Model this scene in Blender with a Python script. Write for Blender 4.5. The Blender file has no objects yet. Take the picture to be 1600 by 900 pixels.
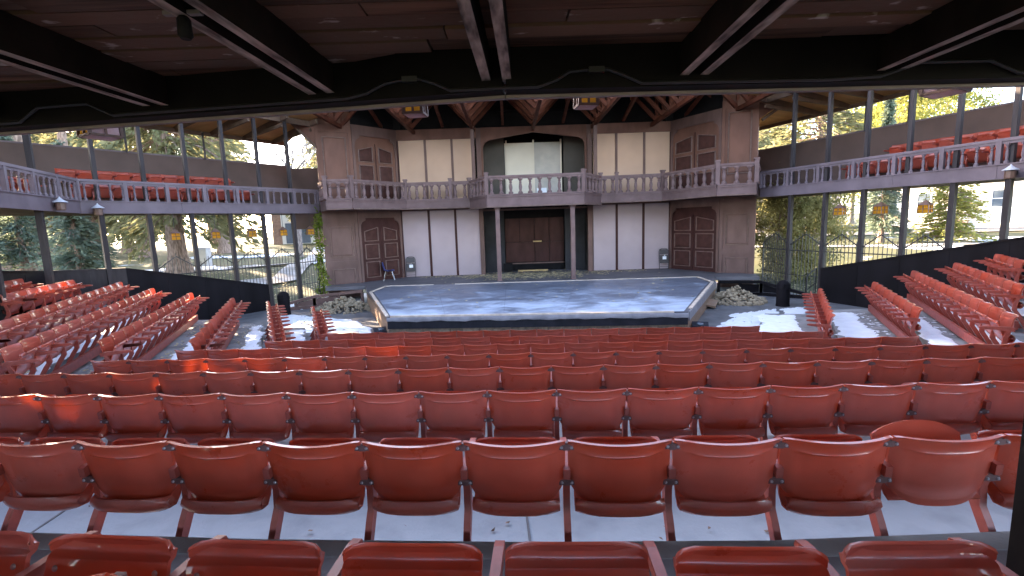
import bpy, math, random
import numpy as np
from mathutils import Matrix, Vector

random.seed(7); rng = np.random.default_rng(7)
SC = bpy.context.scene
COL = SC.collection
R = math.radians

# ------------------------------------------------------------------ camera
cam_d = bpy.data.cameras.new('camera'); cam = bpy.data.objects.new('camera', cam_d); COL.objects.link(cam)
PITCH, ROLL = R(7.77), R(1.9)
F = Vector((0, math.cos(PITCH), -math.sin(PITCH))); U0 = Vector((0, math.sin(PITCH), math.cos(PITCH))); R0 = Vector((1, 0, 0))
RX = math.cos(ROLL)*R0 - math.sin(ROLL)*U0; UX = math.cos(ROLL)*U0 + math.sin(ROLL)*R0
M = Matrix((RX, UX, -F)).transposed().to_4x4(); M.translation = Vector((0, 0, 2.95))
cam.matrix_world = M
cam_d.sensor_width = 36; cam_d.lens = 36*740/1600
cam_d.clip_start = 0.05; cam_d.clip_end = 2000
SC.camera = cam

# ------------------------------------------------------------------ light
SUN_AZ, SUN_EL = R(55), R(19.5)          # azimuth measured from +Y towards -X
sd = Vector((-math.sin(SUN_AZ)*math.cos(SUN_EL), math.cos(SUN_AZ)*math.cos(SUN_EL), math.sin(SUN_EL)))
W = bpy.data.worlds.new('World'); SC.world = W; W.use_nodes = True
nt = W.node_tree; bg = nt.nodes['Background']
sky = nt.nodes.new('ShaderNodeTexSky'); sky.sky_type = 'NISHITA'; sky.sun_disc = False
sky.sun_elevation = SUN_EL; sky.sun_rotation = math.atan2(sd.x, sd.y)
sky.altitude = 1700; sky.air_density = 0.8; sky.dust_density = 3.0; sky.ozone_density = 0.6
nt.links.new(sky.outputs[0], bg.inputs[0]); bg.inputs[1].default_value = 0.15
ld = bpy.data.lights.new('sun', 'SUN'); ld.energy = 3.6; ld.angle = R(0.5); ld.color = (1.0, 0.86, 0.68)
lo = bpy.data.objects.new('sun', ld); COL.objects.link(lo); lo.location = (-40, -5, 30)
lo.rotation_euler = sd.to_track_quat('Z', 'Y').to_euler()
SC.view_settings.view_transform = 'Standard'; SC.view_settings.look = 'None'
SC.view_settings.exposure = 4.0; SC.view_settings.use_white_balance = True; SC.view_settings.white_balance_temperature = 8000; SC.view_settings.white_balance_tint = 14; SC.view_settings.gamma = 1.0
SC.cycles.max_bounces = 8; SC.cycles.diffuse_bounces = 5; SC.cycles.glossy_bounces = 3; SC.cycles.transmission_bounces = 4
SC.cycles.transparent_max_bounces = 6

# ------------------------------------------------------------------ materials
def mat(name, col, rough=0.6, var=0.0, scale=3.0, col2=None, bump=0.0, bscale=30.0, spec=0.5, grain=None, objvar=0.0, metal=0.0, detail=5, thr=None, coat=0.0):
    """Procedural: base colour mixed with a second one by noise, optional wood grain stretch and bump."""
    m = bpy.data.materials.new(name); m.use_nodes = True
    n, l = m.node_tree.nodes, m.node_tree.links
    b = n['Principled BSDF']; b.inputs['Roughness'].default_value = rough; b.inputs['Metallic'].default_value = metal
    b.inputs['Specular IOR Level'].default_value = spec; b.inputs['Coat Weight'].default_value = coat
    tc = n.new('ShaderNodeTexCoord'); mp = n.new('ShaderNodeMapping')
    l.new(tc.outputs['Object'], mp.inputs[0])
    if grain: mp.inputs['Scale'].default_value = grain
    nz = n.new('ShaderNodeTexNoise'); nz.inputs['Scale'].default_value = scale; nz.inputs['Detail'].default_value = detail
    l.new(mp.outputs[0], nz.inputs['Vector'])
    mx = n.new('ShaderNodeMix'); mx.data_type = 'RGBA'
    c2 = col2 or tuple(max(0, c*(1-var)) for c in col)
    mx.inputs[6].default_value = (*col, 1); mx.inputs[7].default_value = (*c2, 1)
    rp = n.new('ShaderNodeMapRange')
    lo_, hi_ = thr or (0.35, 0.65)
    rp.inputs[1].default_value = lo_; rp.inputs[2].default_value = hi_
    l.new(nz.outputs[0], rp.inputs[0]); l.new(rp.outputs[0], mx.inputs[0])
    out = mx.outputs[2]
    if objvar:
        oi = n.new('ShaderNodeObjectInfo'); hs = n.new('ShaderNodeHueSaturation')
        r2 = n.new('ShaderNodeMapRange'); r2.inputs[3].default_value = 1-objvar; r2.inputs[4].default_value = 1+objvar
        l.new(oi.outputs['Random'], r2.inputs[0]); l.new(r2.outputs[0], hs.inputs['Value']); l.new(out, hs.inputs['Color'])
        ml = n.new('ShaderNodeMath'); ml.operation = 'MULTIPLY_ADD'; ml.inputs[1].default_value = 7.3; ml.inputs[2].default_value = 0
        fr = n.new('ShaderNodeMath'); fr.operation = 'FRACT'; l.new(oi.outputs['Random'], ml.inputs[0]); l.new(ml.outputs[0], fr.inputs[0])
        r3 = n.new('ShaderNodeMapRange'); r3.inputs[3].default_value = 1-objvar*0.6; r3.inputs[4].default_value = 1+objvar*0.2
        l.new(fr.outputs[0], r3.inputs[0]); l.new(r3.outputs[0], hs.inputs['Saturation'])
        out = hs.outputs[0]
    l.new(out, b.inputs['Base Color'])
    if bump:
        n2 = n.new('ShaderNodeTexNoise'); n2.inputs['Scale'].default_value = bscale; n2.inputs['Detail'].default_value = 4
        l.new(mp.outputs[0], n2.inputs['Vector'])
        bp = n.new('ShaderNodeBump'); bp.inputs['Strength'].default_value = bump; bp.inputs['Distance'].default_value = 0.01
        l.new(n2.outputs[0], bp.inputs['Height']); l.new(bp.outputs[0], b.inputs['Normal'])
    return m

def leafmat(name, c1, c2, trans=0.5, scale=1.2):
    m = bpy.data.materials.new(name); m.use_nodes = True
    n, l = m.node_tree.nodes, m.node_tree.links
    for x in list(n):
        if x.type != 'OUTPUT_MATERIAL': n.remove(x)
    out = [x for x in n if x.type == 'OUTPUT_MATERIAL'][0]
    d = n.new('ShaderNodeBsdfDiffuse'); t = n.new('ShaderNodeBsdfTranslucent'); ms = n.new('ShaderNodeMixShader'); ms.inputs[0].default_value = trans
    tc = n.new('ShaderNodeTexCoord'); nz = n.new('ShaderNodeTexNoise'); nz.inputs['Scale'].default_value = scale; nz.inputs['Detail'].default_value = 6
    l.new(tc.outputs['Object'], nz.inputs['Vector'])
    rp = n.new('ShaderNodeMapRange'); rp.inputs[1].default_value = 0.36; rp.inputs[2].default_value = 0.64; l.new(nz.outputs[0], rp.inputs[0])
    mx = n.new('ShaderNodeMix'); mx.data_type = 'RGBA'; mx.inputs[6].default_value = (*c1, 1); mx.inputs[7].default_value = (*c2, 1)
    l.new(rp.outputs[0], mx.inputs[0]); l.new(mx.outputs[2], d.inputs[0]); l.new(mx.outputs[2], t.inputs[0])
    l.new(d.outputs[0], ms.inputs[1]); l.new(t.outputs[0], ms.inputs[2]); l.new(ms.outputs[0], out.inputs[0])
    return m

MT = {}
_ns = dict(spec=0.12)
MT['seat'] = mat('red_plastic', (0.46, 0.068, 0.04), 0.36, var=0.22, scale=6, objvar=0.13, bump=0.04, bscale=60, spec=0.6, coat=0.7)
MT['seat_metal'] = mat('red_paint', (0.36, 0.06, 0.04), 0.45, var=0.3, scale=14, objvar=0.08)
def thin_plastic(m, col, t):
    n, l = m.node_tree.nodes, m.node_tree.links; b = n['Principled BSDF']; out = [x for x in n if x.type == 'OUTPUT_MATERIAL'][0]
    tr = n.new('ShaderNodeBsdfTranslucent'); tr.inputs[0].default_value = (*col, 1); ms = n.new('ShaderNodeMixShader'); ms.inputs[0].default_value = t
    l.new(b.outputs[0], ms.inputs[1]); l.new(tr.outputs[0], ms.inputs[2]); l.new(ms.outputs[0], out.inputs[0])
def worn(m, lo, hi, scale):
    n, l = m.node_tree.nodes, m.node_tree.links; b = n['Principled BSDF']
    tc = n.new('ShaderNodeTexCoord'); oi = n.new('ShaderNodeObjectInfo'); ad = n.new('ShaderNodeVectorMath'); nz = n.new('ShaderNodeTexNoise'); nz.inputs['Scale'].default_value = scale; nz.inputs['Detail'].default_value = 8; nz.inputs['Roughness'].default_value = 0.65
    sc = n.new('ShaderNodeMath'); sc.operation = 'MULTIPLY'; sc.inputs[1].default_value = 37.0; l.new(oi.outputs['Random'], sc.inputs[0])
    l.new(tc.outputs['Object'], ad.inputs[0]); l.new(sc.outputs[0], ad.inputs[1]); l.new(ad.outputs[0], nz.inputs['Vector'])
    r = n.new('ShaderNodeMapRange'); r.inputs[1].default_value = 0.35; r.inputs[2].default_value = 0.7; r.inputs[3].default_value = lo; r.inputs[4].default_value = hi
    l.new(nz.outputs[0], r.inputs[0]); l.new(r.outputs[0], b.inputs['Roughness'])
    # chalky fading: a pale bloom in patches, different on every seat
    src = b.inputs['Base Color'].links[0].from_socket; mx = n.new('ShaderNodeMix'); mx.data_type = 'RGBA'; mx.inputs[7].default_value = (0.42, 0.105, 0.065, 1)
    r2 = n.new('ShaderNodeMapRange'); r2.inputs[1].default_value = 0.42; r2.inputs[2].default_value = 0.78; r2.inputs[4].default_value = 0.42
    l.new(nz.outputs[0], r2.inputs[0]); l.new(r2.outputs[0], mx.inputs[0]); l.new(src, mx.inputs[6]); l.new(mx.outputs[2], b.inputs['Base Color'])
worn(MT['seat'], 0.26, 0.52, 5.0)
thin_plastic(MT['seat'], (0.95, 0.30, 0.10), 0.24)
MT['bolt'] = mat('zinc', (0.45, 0.43, 0.46), 0.4, var=0.4, scale=40, metal=0.7)
MT['bracket'] = mat('red_bracket', (0.16, 0.07, 0.065), 0.5, var=0.4, scale=30)
MT['concrete'] = mat('concrete', (0.30, 0.29, 0.29), 0.85, var=0.5, scale=2.2, bump=0.3, bscale=60)
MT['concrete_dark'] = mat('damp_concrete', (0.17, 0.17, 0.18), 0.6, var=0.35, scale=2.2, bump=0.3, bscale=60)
MT['snow'] = mat('snow', (0.82, 0.85, 0.90), 0.7, var=0.10, scale=5, bump=0.5, bscale=14)
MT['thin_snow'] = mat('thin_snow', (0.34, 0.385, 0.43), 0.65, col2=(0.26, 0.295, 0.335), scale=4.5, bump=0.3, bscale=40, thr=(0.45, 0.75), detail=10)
MT['charcoal'] = mat('charcoal_paint', (0.011, 0.009, 0.011), 0.8, var=0.4, scale=2.5, grain=(1, 1, .3), bump=0.1, **_ns)
MT['gallery'] = mat('mauve_grey_paint', (0.165, 0.125, 0.14), 0.5, var=0.28, scale=1.6, bump=0.1, bscale=18, **_ns)
MT['gallery_dark'] = mat('taupe_board', (0.12, 0.078, 0.068), 0.65, var=0.25, scale=1.0, **_ns)
MT['post'] = mat('post_paint', (0.042, 0.034, 0.036), 0.7, spec=0.2, var=0.35, scale=4, grain=(3, 3, .5))
MT['house'] = mat('brown_paint', (0.18, 0.105, 0.09), 0.55, var=0.28, scale=1.8, grain=(1.2, 1.2, .55), bump=0.2, bscale=25, **_ns)
MT['house_dark'] = mat('dark_brown_paint', (0.07, 0.027, 0.024), 0.5, var=0.3, scale=2.5, grain=(1.2, 1.2, .55), bump=0.2, bscale=25, **_ns)
MT['field'] = mat('door_field_paint', (0.08, 0.032, 0.027), 0.5, var=0.3, scale=4, **_ns)
MT['mould'] = mat('pale_moulding', (0.2, 0.125, 0.105), 0.6, var=0.3, scale=6, **_ns)  # paler brown strips round the fields
MT['balc'] = mat('mauve_brown_paint', (0.19, 0.118, 0.112), 0.5, var=0.25, scale=2.5, bump=0.1, **_ns)
MT['cream'] = mat('warm_lit_panel', (0.54, 0.345, 0.245), 0.8, var=0.10, scale=0.9, bump=0.12, bscale=40, **_ns)  # upper panels: warm bounced light put into the cream
MT['panel_grey'] = mat('sky_shaded_panel', (0.435, 0.338, 0.348), 0.8, var=0.10, scale=0.9, bump=0.12, bscale=40, **_ns)  # same cream for the lower panels, with bluish sky shade put in
MT['flat'] = mat('cream_flat', (0.72, 0.62, 0.50), 0.7, var=0.06, scale=1.5)
MT['flat_grey'] = mat('worn_flat', (0.50, 0.44, 0.38), 0.7, col2=(0.40, 0.36, 0.32), scale=2.2)
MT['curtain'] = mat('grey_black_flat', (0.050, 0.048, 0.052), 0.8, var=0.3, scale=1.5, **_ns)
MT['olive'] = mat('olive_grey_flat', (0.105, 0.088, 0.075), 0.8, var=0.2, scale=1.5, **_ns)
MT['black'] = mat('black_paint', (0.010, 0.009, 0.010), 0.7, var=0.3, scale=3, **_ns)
MT['truss'] = mat('red_brown_timber', (0.12, 0.036, 0.022), 0.7, var=0.4, scale=3, grain=(1, 1, 1), bump=0.15, **_ns)
MT['ply'] = mat('plywood', (0.55, 0.29, 0.12), 0.7, var=0.25, scale=1.5, grain=(.4, 3, 1), **_ns)
MT['rafter'] = mat('rafter_timber', (0.16, 0.10, 0.075), 0.7, var=0.3, scale=3, **_ns)
MT['roofing'] = mat('roofing', (0.10, 0.075, 0.065), 0.9, var=0.3, scale=3)
MT['plank'] = mat('dark_ceiling_plank', (0.19, 0.11, 0.072), 0.6, col2=(0.07, 0.040, 0.027), scale=5, grain=(.35, 4, 1), objvar=0.30, bump=0.35, bscale=20, **_ns)
MT['plank_stain'] = mat('stained_ceiling_plank', (0.18, 0.105, 0.07), 0.6, col2=(0.52, 0.45, 0.40), scale=6.5, grain=(1.0, 2.0, 1), objvar=0.25, thr=(0.64, 0.71), bump=0.35, bscale=20, **_ns)
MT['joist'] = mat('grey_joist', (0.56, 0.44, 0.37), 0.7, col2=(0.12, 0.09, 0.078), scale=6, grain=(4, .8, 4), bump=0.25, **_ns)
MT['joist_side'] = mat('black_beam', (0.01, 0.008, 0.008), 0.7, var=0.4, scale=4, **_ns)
MT['beam_shade'] = mat('shaded_beam_side', (0.026, 0.019, 0.015), 0.8, var=0.5, scale=5, spec=0.1)  # darker copy of the joist tone, shade painted on the beam sides
MT['kerb'] = mat('kerb_concrete', (0.24, 0.245, 0.25), 0.8, var=0.3, scale=3, bump=0.3, bscale=50)
MT['edge'] = mat('fascia_edge', (0.24, 0.19, 0.175), 0.6, var=0.3, scale=5)
MT['deck'] = mat('stage_floor', (0.135, 0.122, 0.135), 0.6, col2=(0.085, 0.083, 0.092), scale=1.4, bump=0.15, bscale=30)
MT['trim'] = mat('pale_trim', (0.7, 0.56, 0.46), 0.6, var=0.3, scale=5)
MT['skirt'] = mat('stage_black', (0.036, 0.036, 0.046), 0.6, var=0.4, scale=3, **_ns)
MT['rubber'] = mat('grey_rubber_sheet', (0.26, 0.25, 0.28), 0.45, var=0.3, scale=4, bump=0.5, bscale=8)
MT['stone'] = mat('tan_stone', (0.30, 0.22, 0.15), 0.9, var=0.45, scale=8, bump=0.5)
MT['sidewood'] = mat('weathered_board', (0.3, 0.19, 0.14), 0.8, col2=(0.28, 0.17, 0.10), scale=3, grain=(1, 1, 3), bump=0.3)
MT['house_upper'] = mat('warm_lit_brown_paint', (0.19, 0.088, 0.064), 0.55, var=0.28, scale=1.8, grain=(1.2, 1.2, .55), bump=0.2, bscale=25, **_ns)  # brown reddened to carry the warm bounced light of the upper storey
MT['conduit'] = mat('dull_conduit', (0.028, 0.026, 0.026), 0.5, var=0.3)
MT['rock'] = mat('pale_rock', (0.4, 0.31, 0.21), 0.9, var=0.5, scale=9)
MT['litter'] = mat('dry_leaf', (0.58, 0.46, 0.26), 0.8, col2=(0.55, 0.45, 0.28), scale=9)
MT['timber'] = mat('fresh_timber', (0.55, 0.36, 0.16), 0.6, var=0.2, scale=6)
MT['iron'] = mat('black_iron', (0.018, 0.017, 0.019), 0.5, var=0.3, scale=6)
MT['copper'] = mat('lantern_metal', (0.16, 0.085, 0.06), 0.5, var=0.3, scale=8)
MT['whitemetal'] = mat('white_metal', (0.45, 0.45, 0.48), 0.45, var=0.15, scale=6)
MT['blue'] = mat('blue_plastic', (0.055, 0.10, 0.34), 0.4, var=0.15, scale=6)
MT['chrome'] = mat('chrome', (0.6, 0.6, 0.62), 0.25, var=0.1, metal=0.9)
MT['brownmetal'] = mat('brown_metal', (0.045, 0.033, 0.035), 0.45, var=0.2, scale=6)
MT['paper'] = mat('white_card', (0.82, 0.82, 0.84), 0.7, var=0.04)
MT['bark'] = mat('bark', (0.36, 0.25, 0.2), 0.95, col2=(0.13, 0.085, 0.065), scale=7, grain=(2.2, 2.2, .5), bump=0.9, bscale=9)
MT['bark_grey'] = mat('grey_bark', (0.33, 0.28, 0.26), 0.95, col2=(0.14, 0.115, 0.105), scale=7, grain=(2.2, 2.2, .5), bump=0.9, bscale=9)
MT['needle_grey'] = leafmat('grey_green_needles', (0.19, 0.2, 0.11), (0.27, 0.25, 0.13))
MT['needle_blue'] = leafmat('blue_green_needles', (0.15, 0.2, 0.165), (0.21, 0.26, 0.19))
MT['needle_yellow'] = leafmat('yellow_green_needles', (0.22, 0.23, 0.06), (0.30, 0.29, 0.10))
MT['needle_olive'] = leafmat('olive_needles', (0.22, 0.21, 0.085), (0.30, 0.26, 0.12))
MT['ivy'] = leafmat('ivy_leaf', (0.11, 0.17, 0.025), (0.20, 0.24, 0.05), 0.45, 5)
MT['grass'] = None
MT['path'] = mat('frosty_path', (0.17, 0.165, 0.16), 0.9, col2=(0.40, 0.38, 0.37), scale=0.8, bump=0.2)
MT['road'] = mat('asphalt', (0.16, 0.155, 0.155), 0.9, var=0.3, scale=1.0)
MT['brick'] = mat('brick_wall', (0.36, 0.22, 0.165), 0.9, var=0.25, scale=5)
MT['bldg_white'] = mat('cream_render', (0.74, 0.70, 0.64), 0.9, var=0.08, scale=1.5)
MT['bldg_pink'] = mat('pink_render', (0.55, 0.44, 0.41), 0.9, var=0.1, scale=1.5)
MT['bldg_roof'] = mat('brown_roof', (0.27, 0.18, 0.125), 0.9, var=0.25, scale=3)
MT['glass'] = mat('window_glass', (0.10, 0.13, 0.16), 0.08, var=0.3, scale=0.7)
MT['frame'] = mat('white_frame', (0.78, 0.78, 0.78), 0.5, var=0.05)
MT['bluedoor'] = mat('blue_door', (0.10, 0.13, 0.18), 0.5, var=0.2)

def grassmat():
    m = mat('lawn', (0.030, 0.042, 0.007), 0.9, col2=(0.055, 0.052, 0.012), scale=0.5, bump=0.8, bscale=9, detail=8)
    n, l = m.node_tree.nodes, m.node_tree.links
    b = n['Principled BSDF']; src = b.inputs['Base Color'].links[0].from_socket
    tc = n.new('ShaderNodeTexCoord'); nz = n.new('ShaderNodeTexNoise'); nz.inputs['Scale'].default_value = 0.20; nz.inputs['Detail'].default_value = 8; nz.inputs['Roughness'].default_value = 0.62
    l.new(tc.outputs['Object'], nz.inputs['Vector'])
    rp = n.new('ShaderNodeMapRange'); rp.inputs[1].default_value = 0.66; rp.inputs[2].default_value = 0.71; l.new(nz.outputs[0], rp.inputs[0])
    mx = n.new('ShaderNodeMix'); mx.data_type = 'RGBA'; mx.inputs[7].default_value = (0.74, 0.77, 0.82, 1)
    l.new(rp.outputs[0], mx.inputs[0]); l.new(src, mx.inputs[6]); l.new(mx.outputs[2], b.inputs['Base Color'])
    return m
MT['grass'] = grassmat()

def clothmat():
    """Slate painted stage cloth, damp, with frost lying in streaks."""
    m = mat('frosty_stage_cloth', (0.110, 0.125, 0.160), 0.45, col2=(0.165, 0.188, 0.24), scale=0.8, detail=7, bump=0.15, bscale=20)
    n, l = m.node_tree.nodes, m.node_tree.links
    b = n['Principled BSDF']; src = b.inputs['Base Color'].links[0].from_socket
    tc = n.new('ShaderNodeTexCoord')
    mp = n.new('ShaderNodeMapping'); mp.inputs['Scale'].default_value = (0.7, 1.0, 1); mp.inputs['Rotation'].default_value = (0, 0, R(-20)); l.new(tc.outputs['Object'], mp.inputs[0])
    nz = n.new('ShaderNodeTexNoise'); nz.inputs['Scale'].default_value = 1.25; nz.inputs['Detail'].default_value = 12; nz.inputs['Roughness'].default_value = 0.66; nz.inputs['Distortion'].default_value = 0.7
    l.new(mp.outputs[0], nz.inputs['Vector'])
    # frost is thicker towards the front of the stage (object y)
    sp = n.new('ShaderNodeSeparateXYZ'); l.new(tc.outputs['Object'], sp.inputs[0])
    g = n.new('ShaderNodeMapRange'); g.inputs[1].default_value = 0.0; g.inputs[2].default_value = 5.0; g.inputs[3].default_value = 0.13; g.inputs[4].default_value = -0.12; l.new(sp.outputs[1], g.inputs[0])
    ad = n.new('ShaderNodeMath'); ad.operation = 'ADD'; l.new(nz.outputs[0], ad.inputs[0]); l.new(g.outputs[0], ad.inputs[1])
    r1 = n.new('ShaderNodeMapRange'); r1.inputs[1].default_value = 0.46; r1.inputs[2].default_value = 0.74; r1.inputs[4].default_value = 0.75; l.new(ad.outputs[0], r1.inputs[0])
    mx = n.new('ShaderNodeMix'); mx.data_type = 'RGBA'; mx.inputs[7].default_value = (0.56, 0.65, 0.80, 1)
    l.new(r1.outputs[0], mx.inputs[0]); l.new(src, mx.inputs[6]); l.new(mx.outputs[2], b.inputs['Base Color'])
    r2 = n.new('ShaderNodeMapRange'); r2.inputs[1].default_value = 0.35; r2.inputs[2].default_value = 0.7; r2.inputs[3].default_value = 0.32; r2.inputs[4].default_value = 0.6; l.new(ad.outputs[0], r2.inputs[0])
    l.new(r2.outputs[0], b.inputs['Roughness'])
    return m
MT['cloth'] = clothmat()

def ambermat(name, col):
    m = bpy.data.materials.new(name); m.use_nodes = True
    n, l = m.node_tree.nodes, m.node_tree.links
    for x in list(n):
        if x.type != 'OUTPUT_MATERIAL': n.remove(x)
    out = [x for x in n if x.type == 'OUTPUT_MATERIAL'][0]
    d = n.new('ShaderNodeBsdfDiffuse'); t = n.new('ShaderNodeBsdfTranslucent'); ms = n.new('ShaderNodeMixShader'); ms.inputs[0].default_value = 0.8
    tc = n.new('ShaderNodeTexCoord'); nz = n.new('ShaderNodeTexNoise'); nz.inputs['Scale'].default_value = 25; l.new(tc.outputs['Object'], nz.inputs['Vector'])
    mx = n.new('ShaderNodeMix'); mx.data_type = 'RGBA'; mx.inputs[6].default_value = (*col, 1); mx.inputs[7].default_value = (col[0]*.75, col[1]*.6, col[2]*.6, 1)
    l.new(nz.outputs[0], mx.inputs[0]); l.new(mx.outputs[2], d.inputs[0]); l.new(mx.outputs[2], t.inputs[0])
    l.new(d.outputs[0], ms.inputs[1]); l.new(t.outputs[0], ms.inputs[2]); l.new(ms.outputs[0], out.inputs[0])
    return m
MT['amber'] = ambermat('amber_glass', (1.0, 0.60, 0.07))
MT['milk'] = ambermat('milky_glass', (0.85, 0.78, 0.80))

# ------------------------------------------------------------------ mesh helpers
class MB:
    def __init__(s): s.v = []; s.f = []
    def add(s, vs, fs):
        o = len(s.v); s.v += [tuple(map(float, v)) for v in vs]; s.f += [tuple(i+o for i in f) for f in fs]; return s
    def box(s, c, d, rz=0.0):
        x, y, z = d[0]/2, d[1]/2, d[2]/2; ca, sa = math.cos(rz), math.sin(rz)
        vs = []
        for k in (-z, z):
            for (a, b) in ((-x, -y), (x, -y), (x, y), (-x, y)):
                vs.append((c[0]+a*ca-b*sa, c[1]+a*sa+b*ca, c[2]+k))
        return s.add(vs, [(3, 2, 1, 0), (4, 5, 6, 7), (0, 1, 5, 4), (1, 2, 6, 5), (2, 3, 7, 6), (3, 0, 4, 7)])
    def bar(s, a, b, w, h, up=(0, 0, 1)):
        a, b = Vector(a), Vector(b); d = (b-a).normalized(); u = Vector(up)
        if abs(d.dot(u)) > 0.98: u = Vector((0, 1, 0))
        x = d.cross(u).normalized(); y = x.cross(d).normalized()
        vs = []
        for p in (a, b):
            for (i, j) in ((-1, -1), (1, -1), (1, 1), (-1, 1)):
                vs.append(p + x*(i*w/2) + y*(j*h/2))
        return s.add(vs, [(0, 1, 2, 3), (7, 6, 5, 4), (0, 4, 5, 1), (1, 5, 6, 2), (2, 6, 7, 3), (3, 7, 4, 0)])
    def slab(s, p0, p1, z0, z1, t, off=0.0):
        """wall piece from p0 to p1 (left to right as seen from the house side); the front face stands off in front."""
        z0 = z0 if isinstance(z0, tuple) else (z0, z0); z1 = z1 if isinstance(z1, tuple) else (z1, z1)
        dx, dy = p1[0]-p0[0], p1[1]-p0[1]; L = math.hypot(dx, dy); n = (dy/L, -dx/L)
        vs = []
        for o in (off, off-t):
            for (p, i) in ((p0, 0), (p1, 1)):
                vs.append((p[0]+n[0]*o, p[1]+n[1]*o, z0[i])); vs.append((p[0]+n[0]*o, p[1]+n[1]*o, z1[i]))
        return s.add(vs, [(0, 2, 3, 1), (6, 4, 5, 7), (4, 0, 1, 5), (2, 6, 7, 3), (1, 3, 7, 5), (4, 6, 2, 0)])
    def prism(s, poly, z0, z1):
        n = len(poly); ar = sum(poly[i][0]*poly[(i+1) % n][1]-poly[(i+1) % n][0]*poly[i][1] for i in range(n))
        if ar < 0: poly = poly[::-1]
        zz = lambda z, i: z[i] if isinstance(z, (list, tuple)) else z
        vs = [(p[0], p[1], zz(z0, i)) for i, p in enumerate(poly)] + [(p[0], p[1], zz(z1, i)) for i, p in enumerate(poly)]
        return s.add(vs, [tuple(range(n))[::-1], tuple(range(n, 2*n))] + [(i, (i+1) % n, n+(i+1) % n, n+i) for i in range(n)])
    def vprism(s, poly, p0, u, n, t):
        """polygon given in (u, z) on a vertical plane through p0 with horizontal unit u, thickness t along -n."""
        k = len(poly)
        vs = [(p0[0]+u[0]*a, p0[1]+u[1]*a, z) for a, z in poly] + [(p0[0]+u[0]*a-n[0]*t, p0[1]+u[1]*a-n[1]*t, z) for a, z in poly]
        return s.add(vs, [tuple(range(k)), tuple(range(k, 2*k))[::-1]] + [(i, k+i, k+(i+1) % k, (i+1) % k) for i in range(k)])
    def lathe(s, prof, n=10, c=(0, 0, 0)):
        vs = [(c[0]+r*math.cos(2*math.pi*i/n), c[1]+r*math.sin(2*math.pi*i/n), c[2]+z) for r, z in prof for i in range(n)]
        fs = [(j*n+i, j*n+(i+1) % n, (j+1)*n+(i+1) % n, (j+1)*n+i) for j in range(len(prof)-1) for i in range(n)]
        fs += [tuple(range(n))[::-1], tuple(range((len(prof)-1)*n, len(prof)*n))]
        return s.add(vs, fs)
    def tube(s, pts, r, n=6):
        pts = [Vector(p) for p in pts]; rs = r if isinstance(r, (list, tuple)) else [r]*len(pts)
        vs = []
        for i, p in enumerate(pts):
            d = (pts[min(i+1, len(pts)-1)]-pts[max(i-1, 0)]).normalized()
            u = Vector((0, 0, 1)) if abs(d.z) < 0.9 else Vector((0, 1, 0))
            x = d.cross(u).normalized(); y = d.cross(x).normalized()
            for k in range(n):
                a = 2*math.pi*k/n; vs.append(p + x*(rs[i]*math.cos(a)) + y*(rs[i]*math.sin(a)))
        fs = [(j*n+i, (j+1)*n+i, (j+1)*n+(i+1) % n, j*n+(i+1) % n) for j in range(len(pts)-1) for i in range(n)]
        fs += [tuple(range(n)), tuple(range((len(pts)-1)*n, len(pts)*n))[::-1]]
        return s.add(vs, fs)
    def mesh(s, name, smooth=None):
        me = bpy.data.meshes.new(name); me.from_pydata(s.v, [], s.f); me.update()
        if smooth:
            me.polygons.foreach_set('use_smooth', [True]*len(me.polygons)); me.set_sharp_from_angle(angle=R(smooth))
        return me
    def build(s, name, m, parent=None, smooth=None, loc=None):
        off = Vector((0, 0, 0))
        p = parent
        while p: off += p.location; p = p.parent
        if loc is not None: off = Vector((0, 0, 0))
        if off.length: s.v = [(a-off.x, b-off.y, c-off.z) for a, b, c in s.v]
        me = s.mesh(name, smooth); me.materials.append(MT[m])
        o = bpy.data.objects.new(name, me); COL.objects.link(o); o.parent = parent
        if loc is not None: o.location = loc
        return o

def link(me, name, parent=None, loc=(0, 0, 0), rz=0.0):
    o = bpy.data.objects.new(name, me); COL.objects.link(o); o.parent = parent; o.location = loc; o.rotation_euler = (0, 0, rz); return o
def mesh(mb, name, m, smooth=None):
    me = mb.mesh(name, smooth); me.materials.append(MT[m]); return me
def tag(o, label, cat, group=None, kind=None):
    o['label'] = label; o['category'] = cat
    if group: o['group'] = group
    if kind: o['kind'] = kind
    return o
def thing(name, label, cat, loc=(0, 0, 0), group=None, rz=0.0):
    o = bpy.data.objects.new(name, None); COL.objects.link(o); o.location = loc; o.rotation_euler = (0, 0, rz); o.empty_display_size = .1
    return tag(o, label, cat, group)
def struct(o): o['kind'] = 'structure'; return o
def stuff(o): o['kind'] = 'stuff'; return o
def lerp(a, b, t): return tuple(a[i]+(b[i]-a[i])*t for i in range(len(a)))
ORD = ['first', 'second', 'third', 'fourth', 'fifth', 'sixth', 'seventh', 'eighth', 'ninth', 'tenth', 'eleventh', 'twelfth', 'thirteenth', 'fourteenth', 'fifteenth', 'sixteenth', 'seventeenth', 'eighteenth', 'nineteenth', 'twentieth', 'twenty-first', 'twenty-second', 'twenty-third', 'twenty-fourth', 'twenty-fifth', 'twenty-sixth', 'twenty-seventh', 'twenty-eighth']

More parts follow.
